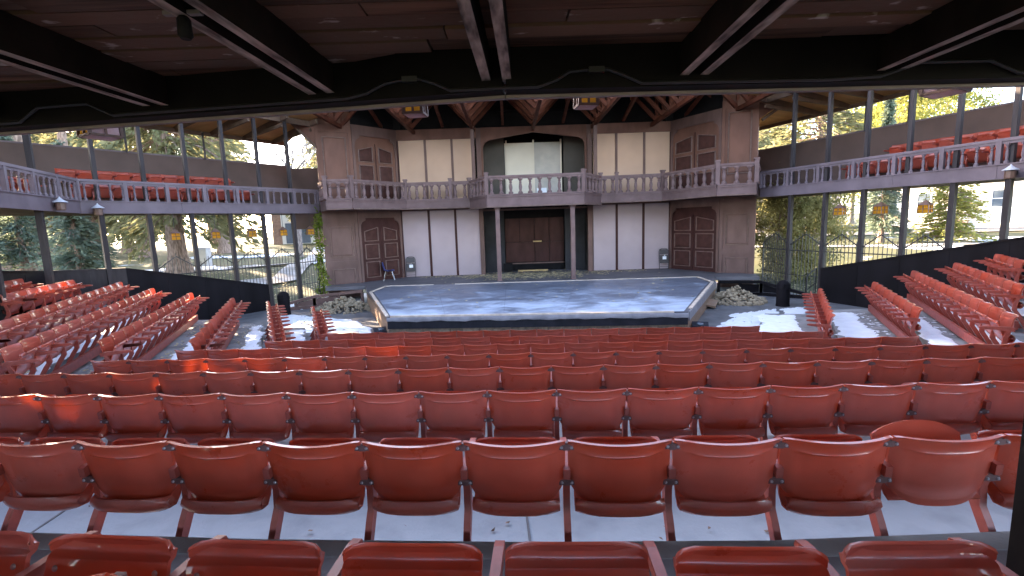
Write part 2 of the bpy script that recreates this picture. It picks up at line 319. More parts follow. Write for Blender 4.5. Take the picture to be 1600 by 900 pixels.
# ================================================================== SETTING
# ground: one sheet, level inside the theatre, rising to the lawn outside
def gz(x, y):
    r = math.hypot(x-1, (y-12)*0.9)
    def ss(a, b, v):
        t = min(1, max(0, (v-a)/(b-a))); return t*t*(3-2*t)
    return -0.03 + 0.93*ss(12.5, 20, r) + 0.35*ss(20, 60, r)
def ground():
    mb = MB(); rings = [0, 6, 9, 11, 12.5, 14, 15.5, 17, 18.5, 20, 23, 27, 32, 40, 50, 62, 80, 110, 160, 260, 450, 900]; n = 72
    vs = [(1, 12, gz(1, 12))]; fs = []
    for r in rings[1:]:
        for i in range(n):
            a = 2*math.pi*i/n; x, y = 1+r*math.cos(a), 12+r*math.sin(a)
            vs.append((x, y, gz(x, y) + (0.05*math.sin(x*.7)*math.cos(y*.5) if r > 16 else 0)))
    for i in range(n): fs.append((0, 1+i, 1+(i+1) % n))
    for j in range(len(rings)-2):
        for i in range(n):
            a, b = 1+j*n+i, 1+j*n+(i+1) % n; fs.append((a, a+n, b+n, b))
    mb.add(vs, fs); return struct(mb.build('lawn', 'grass', smooth=60))
ground()
def ribbon(name, pts, w, m, dz=0.012):
    mb = MB(); L = []
    for i, p in enumerate(pts):
        a = Vector(pts[max(0, i-1)]); b = Vector(pts[min(len(pts)-1, i+1)]); d = (b-a).normalized(); n = Vector((-d.y, d.x))
        for s in (-1, -.33, .33, 1):
            q = Vector(p)+n*(s*w/2); L.append((q.x, q.y, gz(q.x, q.y)+0.06+dz))
    mb.add(L, [(4*i+k, 4*i+k+1, 4*i+k+5, 4*i+k+4) for i in range(len(pts)-1) for k in range(3)])
    return struct(mb.build(name, m))
def sub(pts, n=8):
    out = []
    for i in range(len(pts)-1):
        for k in range(n): out.append(lerp(pts[i], pts[i+1], k/n))
    return out+[pts[-1]]
ribbon('path', sub([(-40, 20), (-24, 23.5), (-17, 26), (-12, 30), (-4, 38)]), 1.2, 'path')
ribbon('path', sub([(-13.5, 21), (-11.5, 24), (-14, 34), (-20, 50)]), 1.2, 'path', 0.02)
ribbon('path', sub([(60, 21.5), (34, 25.5), (22, 27), (14, 31)]), 1.6, 'path')
ribbon('road', sub([(90, 26), (42, 37), (20, 44), (2, 60)]), 6.0, 'road', 0.02)
# snow lying on the lawn, in drifts with ragged outlines
def snow_patch(name, quad, nx, ny, amp=0.10, th=0.022, seed=0, zf=None, m='snow', hole=0.0):
    """quad a,b,c,d (x,y,z): s runs a->b, t runs a->d; ragged rim sinks just under the floor below."""
    r = np.random.default_rng(seed); a, b, c, d = [Vector(q) for q in quad]
    def rag(n):
        k = np.convolve(r.normal(0, 1, n+8), [.10, .2, .3, .3, .2, .10], 'same')[4:4+n]+r.normal(0, .35, n); return k*amp*1.9
    e0, e1, e2, e3 = rag(nx+1), rag(nx+1), rag(ny+1), rag(ny+1)
    vs = []; fs = []
    for j in range(ny+1):
        for i in range(nx+1):
            s, t = i/nx, j/ny
            L = ((a-d).length+(b-c).length)/2; Wd = ((a-b).length+(c-d).length)/2
            tt = t + e0[i]*(1-t)/L*0.9 + e1[i]*t/L*0.9; s2 = s + e2[j]*(1-s)/Wd*0.9 + e3[j]*s/Wd*0.9
            p = (a*(1-s2)+b*s2)*(1-tt) + (d*(1-s2)+c*s2)*tt
            rim = i in (0, nx) or j in (0, ny)
            h = -0.006 if rim else th*(0.75+0.35*math.sin(3*p.x+seed)*math.cos(2.3*p.y)) + r.normal(0, .0022)
            if hole and not rim and r.random() < hole: h = -0.008
            z = (zf(p.x, p.y) if zf else p.z) + h
            vs.append((p.x, p.y, z))
    for j in range(ny):
        for i in range(nx):
            k = j*(nx+1)+i; fs.append((k, k+1, k+nx+2, k+nx+1))
    o = MB().add(vs, fs).build(name, m, smooth=60); return stuff(o)

# ---- raked terraces: back lines of the rows, left block / centre / right block
LZ = [0.12+0.153*k for k in range(9)]
RZ = [0.20, 0.32, 0.58, 0.785, 1.02, 1.16, 1.30, 1.45]
Lfar = [(-5.31, 12.49), (-6.58, 12.66), (-7.37, 12.42), (-8.56, 12.58), (-9.58, 12.60), (-10.82, 13.09), (-11.55, 12.46), (-12.30, 12.30)]
Lnear = [(-4.05, 9.64), (-4.29, 8.30), (-5.10, 7.35), (-6.16, 6.89), (-6.57, 5.92), (-7.30, 6.0), (-8.75, 6.5), (-9.75, 6.9)]
CL = [(-3.70, 9.11), (-4.30, 7.97), (-4.93, 6.90), (-5.50, 5.90), (-6.20, 4.95), (-6.90, 3.95), (-7.60, 2.95), (-8.3, 2.75)]
CR = [(4.55, 8.54), (4.98, 7.38), (5.54, 6.31), (6.00, 5.25), (6.40, 4.25), (6.90, 3.25), (7.30, 2.20), (7.7, 2.10)]
Rnear = [(5.96, 8.69), (7.43, 8.47), (7.14, 6.58), (8.72, 7.96), (10.5, 9.63), (11.1, 9.3), (11.7, 9.0), (12.3, 8.7)]
Rfar = [(8.00, 12.20), (9.40, 12.20), (10.40, 12.20), (11.20, 11.90), (11.70, 11.40), (12.2, 11.1), (12.6, 10.6), (13, 10.2)]
Rmid = [(5.7, 8.2), (6.3, 7.2), (6.9, 6.2), (7.5, 5.6), (8.2, 5.0), (8.9, 4.4), (9.5, 3.8), (10, 3.5)]
def ext(a, b, d):  # extend from b past a
    v = Vector((a[0]-b[0], a[1]-b[1])).normalized(); return (a[0]+v.x*d, a[1]+v.y*d)
def backline(k):
    if k < 0:
        P = [(-4.3, 12.9), (-3.1, 9.9), (-2.9, 10.05), (3.8, 9.6), (4.5, 9.7), (5.0, 9.8), (7.1, 13.1)]; Z = [LZ[0]]*4+[RZ[0]]*3
        return P, Z
    P = [ext(Lfar[k], Lnear[k], .55), Lnear[k], CL[k], CR[k], Rmid[k], ext(Rnear[k], Rfar[k], .1), ext(Rfar[k], Rnear[k], .7)]
    S = [(-.24, -.08), (-.24, -.10), (-.10, -.22), (0, -.24), (.1, -.2), (.22, -.12), (.22, -.10)]
    return [(p[0]+s[0], p[1]+s[1]) for p, s in zip(P, S)], [LZ[k]]*4+[RZ[k]]*3
for k in range(7):
    Pb, Zb = backline(k); Pf, Zf = backline(k-1); zt = Zb
    mb = MB(); n = len(Pb)
    vs = [(p[0], p[1], z) for p, z in zip(Pb, zt)] + [(p[0], p[1], z) for p, z in zip(Pf, zt)] + [(p[0], p[1], z-0.7) for p, z in zip(Pf, zt)]
    fs = [(i, n+i, n+i+1, i+1)[::-1] for i in range(n-1)] + [(n+i, 2*n+i, 2*n+i+1, n+i+1)[::-1] for i in range(n-1)]
    mb.add(vs, fs)
    struct(mb.build('terrace', 'concrete'))
# upper floor slabs that carry the nearest row and the people behind it
up = MB().prism([(-9.5, 2.75), (-2.89, 2.40), (-1.37, 2.26), (0, 2.17), (1.22, 2.12), (2.48, 2.13), (9.5, 2.0), (9.5, -2.6), (-9.5, -2.6)], 0.2, 1.37)
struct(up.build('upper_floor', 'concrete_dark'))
kp = [(-9.5, 2.75), (-2.89, 2.40), (-1.37, 2.26), (0, 2.17), (1.22, 2.12), (2.48, 2.13), (9.5, 2.0)]; kb = MB()
for a, b in zip(kp, kp[1:]): kb.prism([(a[0], a[1]+.004), (b[0], b[1]+.004), (b[0], b[1]-.12), (a[0], a[1]-.12)], 1.0, 1.372)
struct(kb.build('kerb', 'kerb'))
pf = MB().prism([(-12.2, 13.6), (-9.0, 18.2), (-8.0, 21.5), (10.6, 21.5), (10.6, 16.0), (12.0, 11.5), (9, 6), (4, 3), (-4, 3), (-10, 7)], -0.3, 0.0)
struct(pf.build('pit_floor', 'concrete_dark'))

for x, y, z in ((.05, 2.75, 1.04), (-3.2, 3.0, 1.04), (3.3, 2.6, 1.04)):
    struct(MB().box((x, y+.05, z+.008), (.014, .95, .012), .05).build('expansion_joint', 'concrete_dark'))
# snow between the rows
def row_t(k, t, Lf=True):
    A, B = (Lfar, Lnear) if Lf else (Rfar, Rnear); return lerp(A[k], B[k], t)
for k in range(1, 6):      # left block: against the back of row k-1, on tread k
    a = row_t(k-1, -.02); b = row_t(k-1, 1.12); a2 = row_t(k, .0); b2 = row_t(k, 1.12); z = LZ[k]
    q = [(*lerp(a, a2, .27), z), (*lerp(b, b2, .27), z), (*lerp(b, b2, .74), z), (*lerp(a, a2, .60), z)]
    snow_patch('snow', q, 70, 9, amp=.055, seed=20+k, hole=.015)
for k in range(1, 5):
    a = row_t(k-1, -.03, False); b = row_t(k-1, 1.25, False); a2 = row_t(k, -.0, False); b2 = row_t(k, 1.12, False); z = RZ[k]
    q = [(*lerp(a, a2, .22), z), (*lerp(b, b2, .22), z), (*lerp(b, b2, .76), z), (*lerp(a, a2, .70), z)]
    snow_patch('snow', q, 70, 9, amp=.055, seed=40+k, hole=.015)
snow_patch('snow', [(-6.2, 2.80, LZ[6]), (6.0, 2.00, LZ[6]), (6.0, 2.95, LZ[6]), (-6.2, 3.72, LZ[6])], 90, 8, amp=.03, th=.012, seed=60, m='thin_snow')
snow_patch('snow', [(4.95, 11.6, 0), (6.75, 11.5, 0), (8.35, 14.75, 0), (6.75, 14.15, 0)], 44, 34, amp=.10, seed=61, hole=.05)
snow_patch('snow', [(7.25, 12.2, 0), (7.6, 12.15, 0), (9.45, 14.9, 0), (8.5, 14.7, 0)], 20, 30, amp=.05, seed=63, hole=.01)
snow_patch('snow', [(6.95, 13.0, RZ[0]), (5.05, 9.75, RZ[0]), (5.80, 9.15, RZ[0]), (7.80, 12.75, RZ[0])], 50, 10, amp=.05, seed=62, th=.02, hole=.02)
snow_patch('snow', [(-7.4, 16.2, 0), (-5.2, 15.2, 0), (-3.4, 12.2, 0), (-4.0, 11.2, 0)], 26, 40, amp=.12, seed=64, hole=.03)
snow_patch('snow', [(-8.6, 16.6, 0), (-7.3, 16.4, 0), (-5.5, 13.1, 0), (-6.6, 13.4, 0)], 22, 34, amp=.10, seed=65, hole=.03)
snow_patch('snow', [(-9.9, 20.2, gz(-9.9, 20.2)+.03), (-8.3, 18.6, 0), (-7.9, 17.6, 0), (-8.9, 17.4, 0)], 20, 14, amp=.10, seed=66)
for i, (x, y, s, rr) in enumerate([(-18, 27, 2.2, .2), (-22, 38, 4, .1), (-10, 31, 2.0, .3), (24, 24.5, 3, -.2), (32, 29, 4, -.1)]):
    q = [(x-s, y-s*.35), (x+s, y-s*.35+rr), (x+s, y+s*.35+rr), (x-s, y+s*.35)]
    snow_patch('snow', [(p[0], p[1], gz(*p)) for p in q], 16, 8, amp=.5, th=.09, seed=80+i, zf=lambda X, Y: gz(X, Y)+.03)

# ================================================================== SEATS
SW = 0.50
def seat_meshes():
    D = {}
    # backrest: curved shell bulging to the rear, rounded lower corners, moulded border
    nu, nv = 16, 14; hw = 0.2445; th = 0.013
    def P(u, v, side):
        q = abs(u)
        zb = 0.440 + 0.10*q**4; zt = 0.815 + 0.006*q*q - 0.035*max(0, q-.9)**1.2*6*.3
        z = zb + (zt-zb)*v
        y = 0.055*(1-(z-.41)/.41) - 0.058*(1-u*u) - 0.026*(max(0, v-.86)/.14)**1.5
        w = hw*(1-0.022*(1-v)**2 - 0.05*max(0, .22-v)/.22)
        em = min(1, max(0, (.74-q)/.05))*min(1, max(0, (v-.13)/.04))*min(1, max(0, (.80-v)/.035))
        if side: y += th+.008*max(0, v-.9)/.1
        y += 0.011*em*(1 if not side else .6)
        if not side: y -= .006*math.exp(-((v-.796)/.012)**2)*min(1, max(0, (.70-q)/.06))
        return (u*w, y, z)
    us = [math.sin(math.pi/2*(-1+2*i/nu))*0.35+(-1+2*i/nu)*0.65 for i in range(nu+1)]
    vs_ = [0, .03, .08, .12, .17, .3, .45, .6, .74, .782, .796, .81, .83, .88, .93, .97, 1]
    nv = len(vs_)-1
    V = [P(u, v, 0) for v in vs_ for u in us] + [P(u, v, 1) for v in vs_ for u in us]
    N = (nu+1)*(nv+1); Fc = []
    for j in range(nv):
        for i in range(nu):
            k = j*(nu+1)+i; Fc.append((k, k+1, k+nu+2, k+nu+1)); Fc.append((N+k+nu+1, N+k+nu+2, N+k+1, N+k))
    rim = [i for i in range(nu+1)] + [(j)*(nu+1)+nu for j in range(1, nv+1)] + [nv*(nu+1)+i for i in range(nu-1, -1, -1)] + [j*(nu+1) for j in range(nv-1, 0, -1)]
    for a, b in zip(rim, rim[1:]+rim[:1]): Fc.append((b, a, N+a, N+b))
    mb = MB().add(V, Fc); D['back'] = mesh(mb, 'backrest', 'seat', 50)
    # pan: dished, front edge rolled over, rear edge curled up behind the backrest
    prof = [(-.048, .505), (-.054, .478), (-.042, .444), (-.008, .422), (.036, .432), (.066, .470), (.086, .520), (.106, .572), (.122, .620), (.138, .660), (.144, .682), (.152, .693), (.168, .699), (.175, .712), (.180, .738), (.189, .746), (.197, .737), (.199, .715)]
    def pan(prof, hw=.214, smile=.075, dish=.018, round_top=0.0):
        n = 12; us = [-1, -.96, -.88, -.7, -.45, -.2, 0, .2, .45, .7, .88, .96, 1]; V = []; Fc = []; m = len(prof)
        for s in (0, 1):
            for j, (y, z) in enumerate(prof):
                d0 = Vector(prof[min(j+1, m-1)])-Vector(prof[max(j-1, 0)]); nn = Vector((-d0.y, d0.x)).normalized()
                t = j/(m-1)
                for u in us:
                    q = abs(u)
                    ds = -dish*(1-q**2.2)*min(1, t*3)*min(1, (1-t)*3) + smile*q**4*max(0, 1-t*4)
                    sc = 1.0
                    yy = y + nn.x*(ds - s*.014); zz = z + nn.y*(ds - s*.014)
                    if round_top and t > .35: zz -= round_top*q**2.4*(t-.35)/.65
                    elif t > .8: a = (q**10)*.03; yy -= a*.85; zz -= a*.5
                    V.append((u*hw*sc, yy, zz))
        N = m*13
        for j in range(m-1):
            for i in range(12):
                k = j*13+i; Fc.append((k, k+1, k+14, k+13)); Fc.append((N+k+13, N+k+14, N+k+1, N+k))
        rim = list(range(13)) + [j*13+12 for j in range(1, m)] + [(m-1)*13+i for i in range(11, -1, -1)] + [j*13 for j in range(m-2, 0, -1)]
        for a, b in zip(rim, rim[1:]+rim[:1]): Fc.append((b, a, N+a, N+b))
        return MB().add(V, Fc)
    D['pan'] = mesh(pan(prof), 'seat_pan', 'seat', 50)
    prof2 = [(.03, .46), (.06, .475), (.10, .52), (.125, .57), (.145, .64), (.16, .71), (.172, .77), (.178, .80), (.182, .812)]
    D['pan_up'] = mesh(pan(prof2, smile=0, dish=.03, round_top=.075), 'seat_pan', 'seat', 50)
    # armrest
    mb = MB(); a = [(-.005, .60), (-.01, .655), (.05, .668), (.33, .662), (.372, .652), (.380, .632), (.33, .622), (.12, .612)]
    k = len(a); w = .0165
    mb.add([(-w, y, z) for y, z in a]+[(w, y, z) for y, z in a], [tuple(range(k)), tuple(range(k, 2*k))[::-1]] + [(i, k+i, k+(i+1) % k, (i+1) % k)[::1] for i in range(k)])
    D['arm'] = mesh(mb, 'armrest', 'seat_metal')
    # leg: bent casting from the armrest to the foot
    mb = MB(); L = [(.055, .61, .022), (.085, .50, .026), (.085, .40, .032), (.045, .335, .034), (-.02, .22, .030), (-.085, .09, .030), (-.115, .02, .045), (-.120, .0, .06)]
    V = []
    for y, z, h in L:
        for x, yy in ((-.017, -h), (.017, -h), (.017, h), (-.017, h)): V.append((x, y+yy, z))
    Fc = [(4*j+i, 4*j+4+i, 4*j+4+(i+1) % 4, 4*j+(i+1) % 4) for j in range(len(L)-1) for i in range(4)]
    Fc += [(0, 1, 2, 3), tuple(4*(len(L)-1)+i for i in (3, 2, 1, 0))]
    mb.add(V, Fc); D['leg'] = mesh(mb, 'leg', 'seat_metal', 40)
    # brackets at the joint between two backs
    def br(z):
        y = 0.055*(1-(z-.41)/.41) - .007
        mb = MB(); mb.box((0, y, z), (.074, .010, .028)); mb.box((0, y+.014, z), (.030, .026, .040)); return mb
    D['br1'] = mesh(br(.775), 'bracket', 'bracket'); D['br2'] = mesh(br(.568), 'bracket', 'bracket')
    def bolts(z):
        y = 0.055*(1-(z-.41)/.41) - .014; mb = MB()
        for x in (0,):
            n = 8; V = [(x+.0085*math.cos(2*math.pi*i/n), y, z+.0085*math.sin(2*math.pi*i/n)) for i in range(n)]
            V += [(x+.005*math.cos(2*math.pi*i/n), y-.006, z+.005*math.sin(2*math.pi*i/n)) for i in range(n)]
            mb.add(V, [(i, (i+1) % n, n+(i+1) % n, n+i) for i in range(n)]+[tuple(range(n, 2*n))])
        return mb
    D['bo1'] = mesh(bolts(.775), 'bolt', 'bolt', 40); D['bo2'] = mesh(bolts(.568), 'bolt', 'bolt', 40)
    mb = MB()
    mb.lathe([(.0095, 0), (.0095, .002), (.0065, .005), (.003, .0052)], 10)
    D['pbolt'] = mesh(mb, 'bolt', 'bolt', 40)
    # everything joined, for the seats beyond the ones built singly
    return D
SM = seat_meshes()
NSEAT = 0
def seat(x, y, z, rz, label, group, sx=1.0, detail=2, end=False, up=False, tilt=0, pan_y=0.0):
    global NSEAT; NSEAT += 1
    t = thing('theatre_seat', label, 'seat', (x, y, z), group, rz); t.scale = (sx, 1, 1)
    link(SM['back'], 'backrest', t)
    p = link(SM['pan_up' if up else 'pan'], 'seat_pan', t)
    if not up and detail > 0: p.rotation_euler = (random.gauss(0, .012), 0, random.gauss(0, .01)); p.location = (0, random.gauss(0, .004), 0)
    if not up:
        p.rotation_euler.x += R(tilt); p.location.y += pan_y
    link(SM['arm'], 'armrest', t, (SW/2, 0, 0)); link(SM['leg'], 'leg', t, (SW/2, 0, 0))
    if end: link(SM['arm'], 'armrest', t, (-SW/2, 0, 0)); link(SM['leg'], 'leg', t, (-SW/2, 0, 0))
    if detail >= 1:
        for a, b in (('br1', 'bo1'), ('br2', 'bo2')):
            q = link(SM[a], 'bracket', t, (SW/2, 0, 0))
            if detail >= 2:
                for bx in (-.024, .024): link(SM[b], 'bolt', q, (bx, 0, 0))
    if detail >= 2 and not up:
        for sxx in (-.176, .176):
            o = link(SM['pbolt'], 'bolt', p, (sxx, .136, .662)); o.rotation_euler = (R(76), 0, 0)
    return t
NROW = ['nearest', 'second', 'third', 'fourth', 'fifth', 'sixth', 'seventh', 'frontmost']
# centre rows: (Yc, slope, curve, joint x, spacing, first n, count, floor z)
CROW = [(1.01, .060, .016, -0.09, .470, -4, 7, 1.30), (2.29, .058, .006, .25, .530, -6, 11, 1.04), (3.45, .054, .004, .31, .525, -9, 16, .887), (4.54, .052, .002, .36, .510, -12, 21, .734),
        (5.58, .052, .001, .20, .510, -11, 22, .581), (6.62, .056, 0, .24, .482, -11, 22, .428), (7.70, .064, 0, -4.30, .488, 0, 19, .275), (8.84, .069, 0, -3.66, .513, 0, 16, .122)]
for r, (Yc, b, c, x0, s, n0, cnt, zf) in enumerate(CROW):
    for i in range(cnt):
        xm = x0 + (n0+i+.5)*s; ym = Yc - b*xm + c*xm*xm; rz = math.atan(-b+2*c*xm)
        cut = r < 4
        if i == 0: w = ('cut by left picture edge' if cut else 'left end seat')
        elif i == cnt-1: w = ('cut by right picture edge' if r < 6 and r != 5 else 'right end seat')
        else: w = '%s from the left' % ORD[i]
        if r == 7: lab = 'red folding seat, %s, front row along the stage' % w
        elif r == 0: lab = 'red glossy seat, %s, bottom row of the picture' % w
        else: lab = 'red seat, %s, %s row of full backs from the camera' % (w, ORD[r-1])
        up = (r == 1 and i == 9)
        if up: lab = 'red seat with its rounded pan flipped fully upright above the backrest'
        seat(xm, ym, zf, rz, lab, 'red folding seats in the centre block', s/SW*1.0, 2 if r < 3 else (1 if r < 5 else 0), end=(i == 0), up=up, pan_y=(.045 if r == 0 else 0))
# the seats past both ends of the nearest rows, outside the picture, in one mesh
xs = MB()
def bake(me, x, y, z, rz, sx, ox=0.0):
    ca, sa = math.cos(rz), math.sin(rz)
    V = [((v.co.x+ox)*sx*ca-v.co.y*sa+x, (v.co.x+ox)*sx*sa+v.co.y*ca+y, v.co.z+z) for v in me.vertices]
    xs.add(V, [tuple(p.vertices) for p in me.polygons])
for r, (Yc, b, c, x0, s, n0, cnt, zf) in enumerate(CROW[:5]):
    for i in ([-3, -2, -1] if r < 4 else []) + [cnt, cnt+1, cnt+2]:
        if r == 4 and i > cnt+1: continue
        xm = x0 + (n0+i+.5)*s; ym = Yc - b*xm + c*xm*xm; rz = math.atan(-b+2*c*xm)
        for k_, ox in (('back', 0), ('pan', 0), ('arm', SW/2), ('leg', SW/2)): bake(SM[k_], xm, ym, zf, rz, s/SW, ox)
o = xs.build('theatre_seats', 'seat', smooth=50); tag(o, 'red seats carrying on past both ends of the nearest rows', 'seats', 'red folding seats in the centre block', 'stuff')
def side_row(k, far, near, zf, n, side, cut):
    v = Vector((near[0]-far[0], near[1]-far[1])); s = v.length/n; u = v.normalized()
    # local x runs to the sitter's right; sitter faces the stage
    fx = Vector((-u.y, u.x)) if side == 'left' else Vector((u.y, -u.x))
    if side == 'left' and fx.x < 0: fx = -fx
    if side == 'right' and fx.x > 0: fx = -fx
    rz = math.atan2(fx.y, fx.x) - math.pi/2
    for i in range(n):
        p = lerp(far, near, (i+.5)/n)
        w = 'at the far wall end' if i == 0 else ('at the near end' if i == n-1 else '%s from far end' % ORD[i])
        lab = 'red seat %s, %s row of %s block from the stage' % (w, ORD[k], side)
        seat(p[0], p[1], zf, rz, lab, 'red folding seats in the %s block' % side, s/SW, 0, end=True if (i == 0 if side == 'left' else i == n-1) else (i == n-1))
    # the red rail that carries the legs
    a, b = far, near
    off = fx*0.02
    m = MB().bar((a[0]+off.x+fx.x*.02, a[1]+off.y+fx.y*.02, zf+.13), (b[0]+off.x+fx.x*.02, b[1]+off.y+fx.y*.02, zf+.13), .05, .15)
    o = m.build('mounting_rail', 'seat_metal'); tag(o, 'red steel rail under the seats of the %s row of the %s block' % (ORD[k], side), 'rail', 'mounting rails under the side seats')
for k, n in enumerate([7, 10, 12, 13, 15, 14]): side_row(k, Lfar[k], Lnear[k], LZ[k], n, 'left', k > 3)
side_row(6, Lfar[6], (-10.32, 9.48), LZ[6], 7, 'left', True)
side_row(7, (-11.95, 11.55), (-11.55, 10.65), LZ[7], 2, 'left', True)
for k, n in enumerate([9, 9, 14, 10, 4]): side_row(k, Rfar[k], Rnear[k], RZ[k], n, 'right', k > 2)

# ================================================================== STAGE
ZS = 0.60
def stage():
    FL, B, C, D, E_, FR = (-3.34, 12.38), (-5.21, 17.28), (-5.08, 18.93), (7.36, 18.60), (7.26, 16.99), (4.41, 11.72)
    B2, E2 = (-5.75, 18.25), (7.45, 17.13)
    t = thing('stage', 'low dark thrust stage with frosty slate floor and pale edge trim', 'stage', (1.1, 12.4, 0))
    deck = MB().prism([FL, (-5.45, 17.6), (-6.0, 19.3), (-7.6, 19.2), (-7.95, 20.0), (-6.7, 20.75), (-5.0, 22.3), (-1.25, 22.3), (-1.25, 23.6), (3.65, 23.6), (3.65, 22.3), (7.5, 22.3), (8.9, 20.0), (9.85, 19.1), (9.6, 18.2), (8.0, 18.5), (7.5, 17.3), FR], 0.46, ZS)
    deck.build('deck', 'deck', t)
    # painted cloth on the thrust, cut from boards: a few sheets with visible seams
    cuts = 5
    def at(u, y):   # point across the thrust at depth y
        l = lerp(FL, B, (y-FL[1])/(B[1]-FL[1])) if y <= B[1] else lerp(B, C, (y-B[1])/(C[1]-B[1]))
        rr = lerp(FR, E_, (y-FR[1])/(E_[1]-FR[1])) if y <= E_[1] else lerp(E_, D, (y-E_[1])/(D[1]-E_[1]))
        return l, rr
    for i in range(cuts):
        u0, u1 = i/cuts, (i+1)/cuts
        g = .004 if 0 < i else 0
        P = []
        for (a, b) in ((FL, FR), (B, E_), (C, D)):
            ins = .07
            q0, q1 = lerp(a, b, u0+(ins/7 if i == 0 else g/7)), lerp(a, b, u1-(ins/7 if i == cuts-1 else 0))
            P.append((q0, q1))
        poly = [P[0][0], P[1][0], P[2][0], P[2][1], P[1][1], P[0][1]]
        poly[0] = (poly[0][0], poly[0][1]+.07); poly[5] = (poly[5][0], poly[5][1]+.07)
        MB().prism(poly, ZS+.002, ZS+.008+0.0012*(i % 2)).build('floor_sheet', 'cloth', t)
    def strip(a, b, w=.09, h=.03, m='trim', z=ZS+.012):
        return MB().bar((*a, z), (*b, z), w, h).build('edge_trim', m, t)
    strip(lerp(FL, FR, .012), lerp(FL, FR, .955), .10, .045, z=ZS+.004)
    strip(FL, B); strip(B, C, .10); strip(C, lerp(C, D, .155), .10); strip(lerp(C, D, .225), D, .10); strip(D, E_, .10); strip(E_, lerp(E_, FR, .93), .09)
    # grey sheet hanging over the front edge, with a wavy lower edge
    mb = MB(); n = 48; V = []
    for i in range(n+1):
        p = lerp(FL, FR, i/n); dz = .012*math.sin(i*.9)+.008*math.sin(i*2.3); o = -.02-.012*math.sin(i*.7)
        V += [(p[0]+.09*o, p[1]-.055, ZS-.012), (p[0], p[1]-.075+o*.6, ZS-.07), (p[0], p[1]-.06+o, ZS-.125+dz)]
    mb.add(V, [(3*i+j, 3*i+3+j, 3*i+4+j, 3*i+1+j)[::-1] for i in range(n) for j in range(2)])
    mb.build('hanging_sheet', 'rubber', t, smooth=60)
    MB().slab(FL, FR, .27, .598, .08, .02).build('fascia', 'skirt', t)
    a, b = FL, FR
    x = 0
    while x < 1:
        w = random.uniform(.035, .06); x1 = min(1, x+w)
        for z0, z1 in ((-.02, .13), (.135, .265)):
            MB().slab(lerp(a, b, x+.001), lerp(a, b, x1-.001), z0, z1, .1, -.01+random.uniform(-.01, .006)).build('stone', 'stone', t)
        x = x1
    # sides
    MB().slab((-5.45, 17.6), FL, -.02, .585, .06, .0).build('side_board', 'sidewood', t)
    MB().slab(FR, (7.5, 17.3), -.02, .585, .06, .0).build('side_board', 'sidewood', t)
    MB().slab(lerp(FR, (7.5, 17.3), .01), (7.5, 17.3), .36, .598, .03, .035).build('side_board', 'rubber', t)
    return t
stage()
def wedge(name, c, rz, label):  # black monitor box with a round glass front, gives no light
    t = thing(name, label, 'monitor box', c, 'black boxes at the stage corners', rz)
    V = [(-.22, -.14, 0), (.22, -.14, 0), (.22, .14, 0), (-.22, .14, 0), (-.20, -.12, .16), (.20, -.12, .16), (.20, .12, .24), (-.20, .12, .24)]
    mb = MB().add(V, [(3, 2, 1, 0), (4, 5, 6, 7), (0, 1, 5, 4), (1, 2, 6, 5), (2, 3, 7, 6), (3, 0, 4, 7)])
    o = mb.build('housing', 'skirt', t, loc=(0, 0, 0))
    o2 = MB().lathe([(.09, 0), (.085, .03), (.05, .045), (0.01, .05)], 12).build('lens', 'glass', t, smooth=50, loc=(0, .0, .19)); o2.rotation_euler = (R(15), 0, 0)
wedge('monitor_box', (-3.62, 12.7, 0), R(25), 'small black monitor box at the left front corner of the stage')
wedge('monitor_box', (4.86, 12.05, 0), R(-20), 'small black monitor box at the right front corner of the stage')

# sloping framed side walls of the ramps, left and right of the thrust
def ramp_wall(label, P, m, zt, open_bay):
    t = thing('ramp_wall', label, 'wall', (P[0][0], P[0][1], 0), 'sloping side walls of the stage ramps')
    for i in range(len(P)-1):
        a, b = P[i], P[i+1]
        MB().bar((*a, zt[i]-.05), (*b, zt[i+1]-.05), .12, .10).build('cap_rail', m, t)
        MB().bar((*a, .06), (*b, .06), .08, .12).build('sole_plate', m, t)
        n = max(1, round(math.dist(a, b)/.85))
        for k in range(n+1):
            p = lerp(a, b, k/n); z = zt[i]+(zt[i+1]-zt[i])*k/n
            if z-.10 > .16: MB().box((p[0], p[1], (z-.10+.12)/2), (.085, .085, z-.22)).build('upright', m, t)
        for k in range(n):
            if i == 0 and k == open_bay: continue
            p, q = lerp(a, b, (k+.08)/n), lerp(a, b, (k+.92)/n); z0 = zt[i]+(zt[i+1]-zt[i])*k/n; z1 = zt[i]+(zt[i+1]-zt[i])*(k+1)/n
            if min(z0, z1) > .3: MB().slab(p, q, .13, (z0-.13, z1-.13), .03, -.015).build('board', m, t)
    return t
ramp_wall('weathered brown sloping wall falling away from the left side of the stage', [(-5.75, 18.0), (-7.5, 17.75), (-8.75, 17.35)], 'house', [.62, .50, .22], 0)
ramp_wall('dark sloping wall falling away from the right side of the stage', [(7.6, 17.25), (9.2, 17.3), (10.3, 16.2)], 'charcoal', [.62, .55, .20], 0)

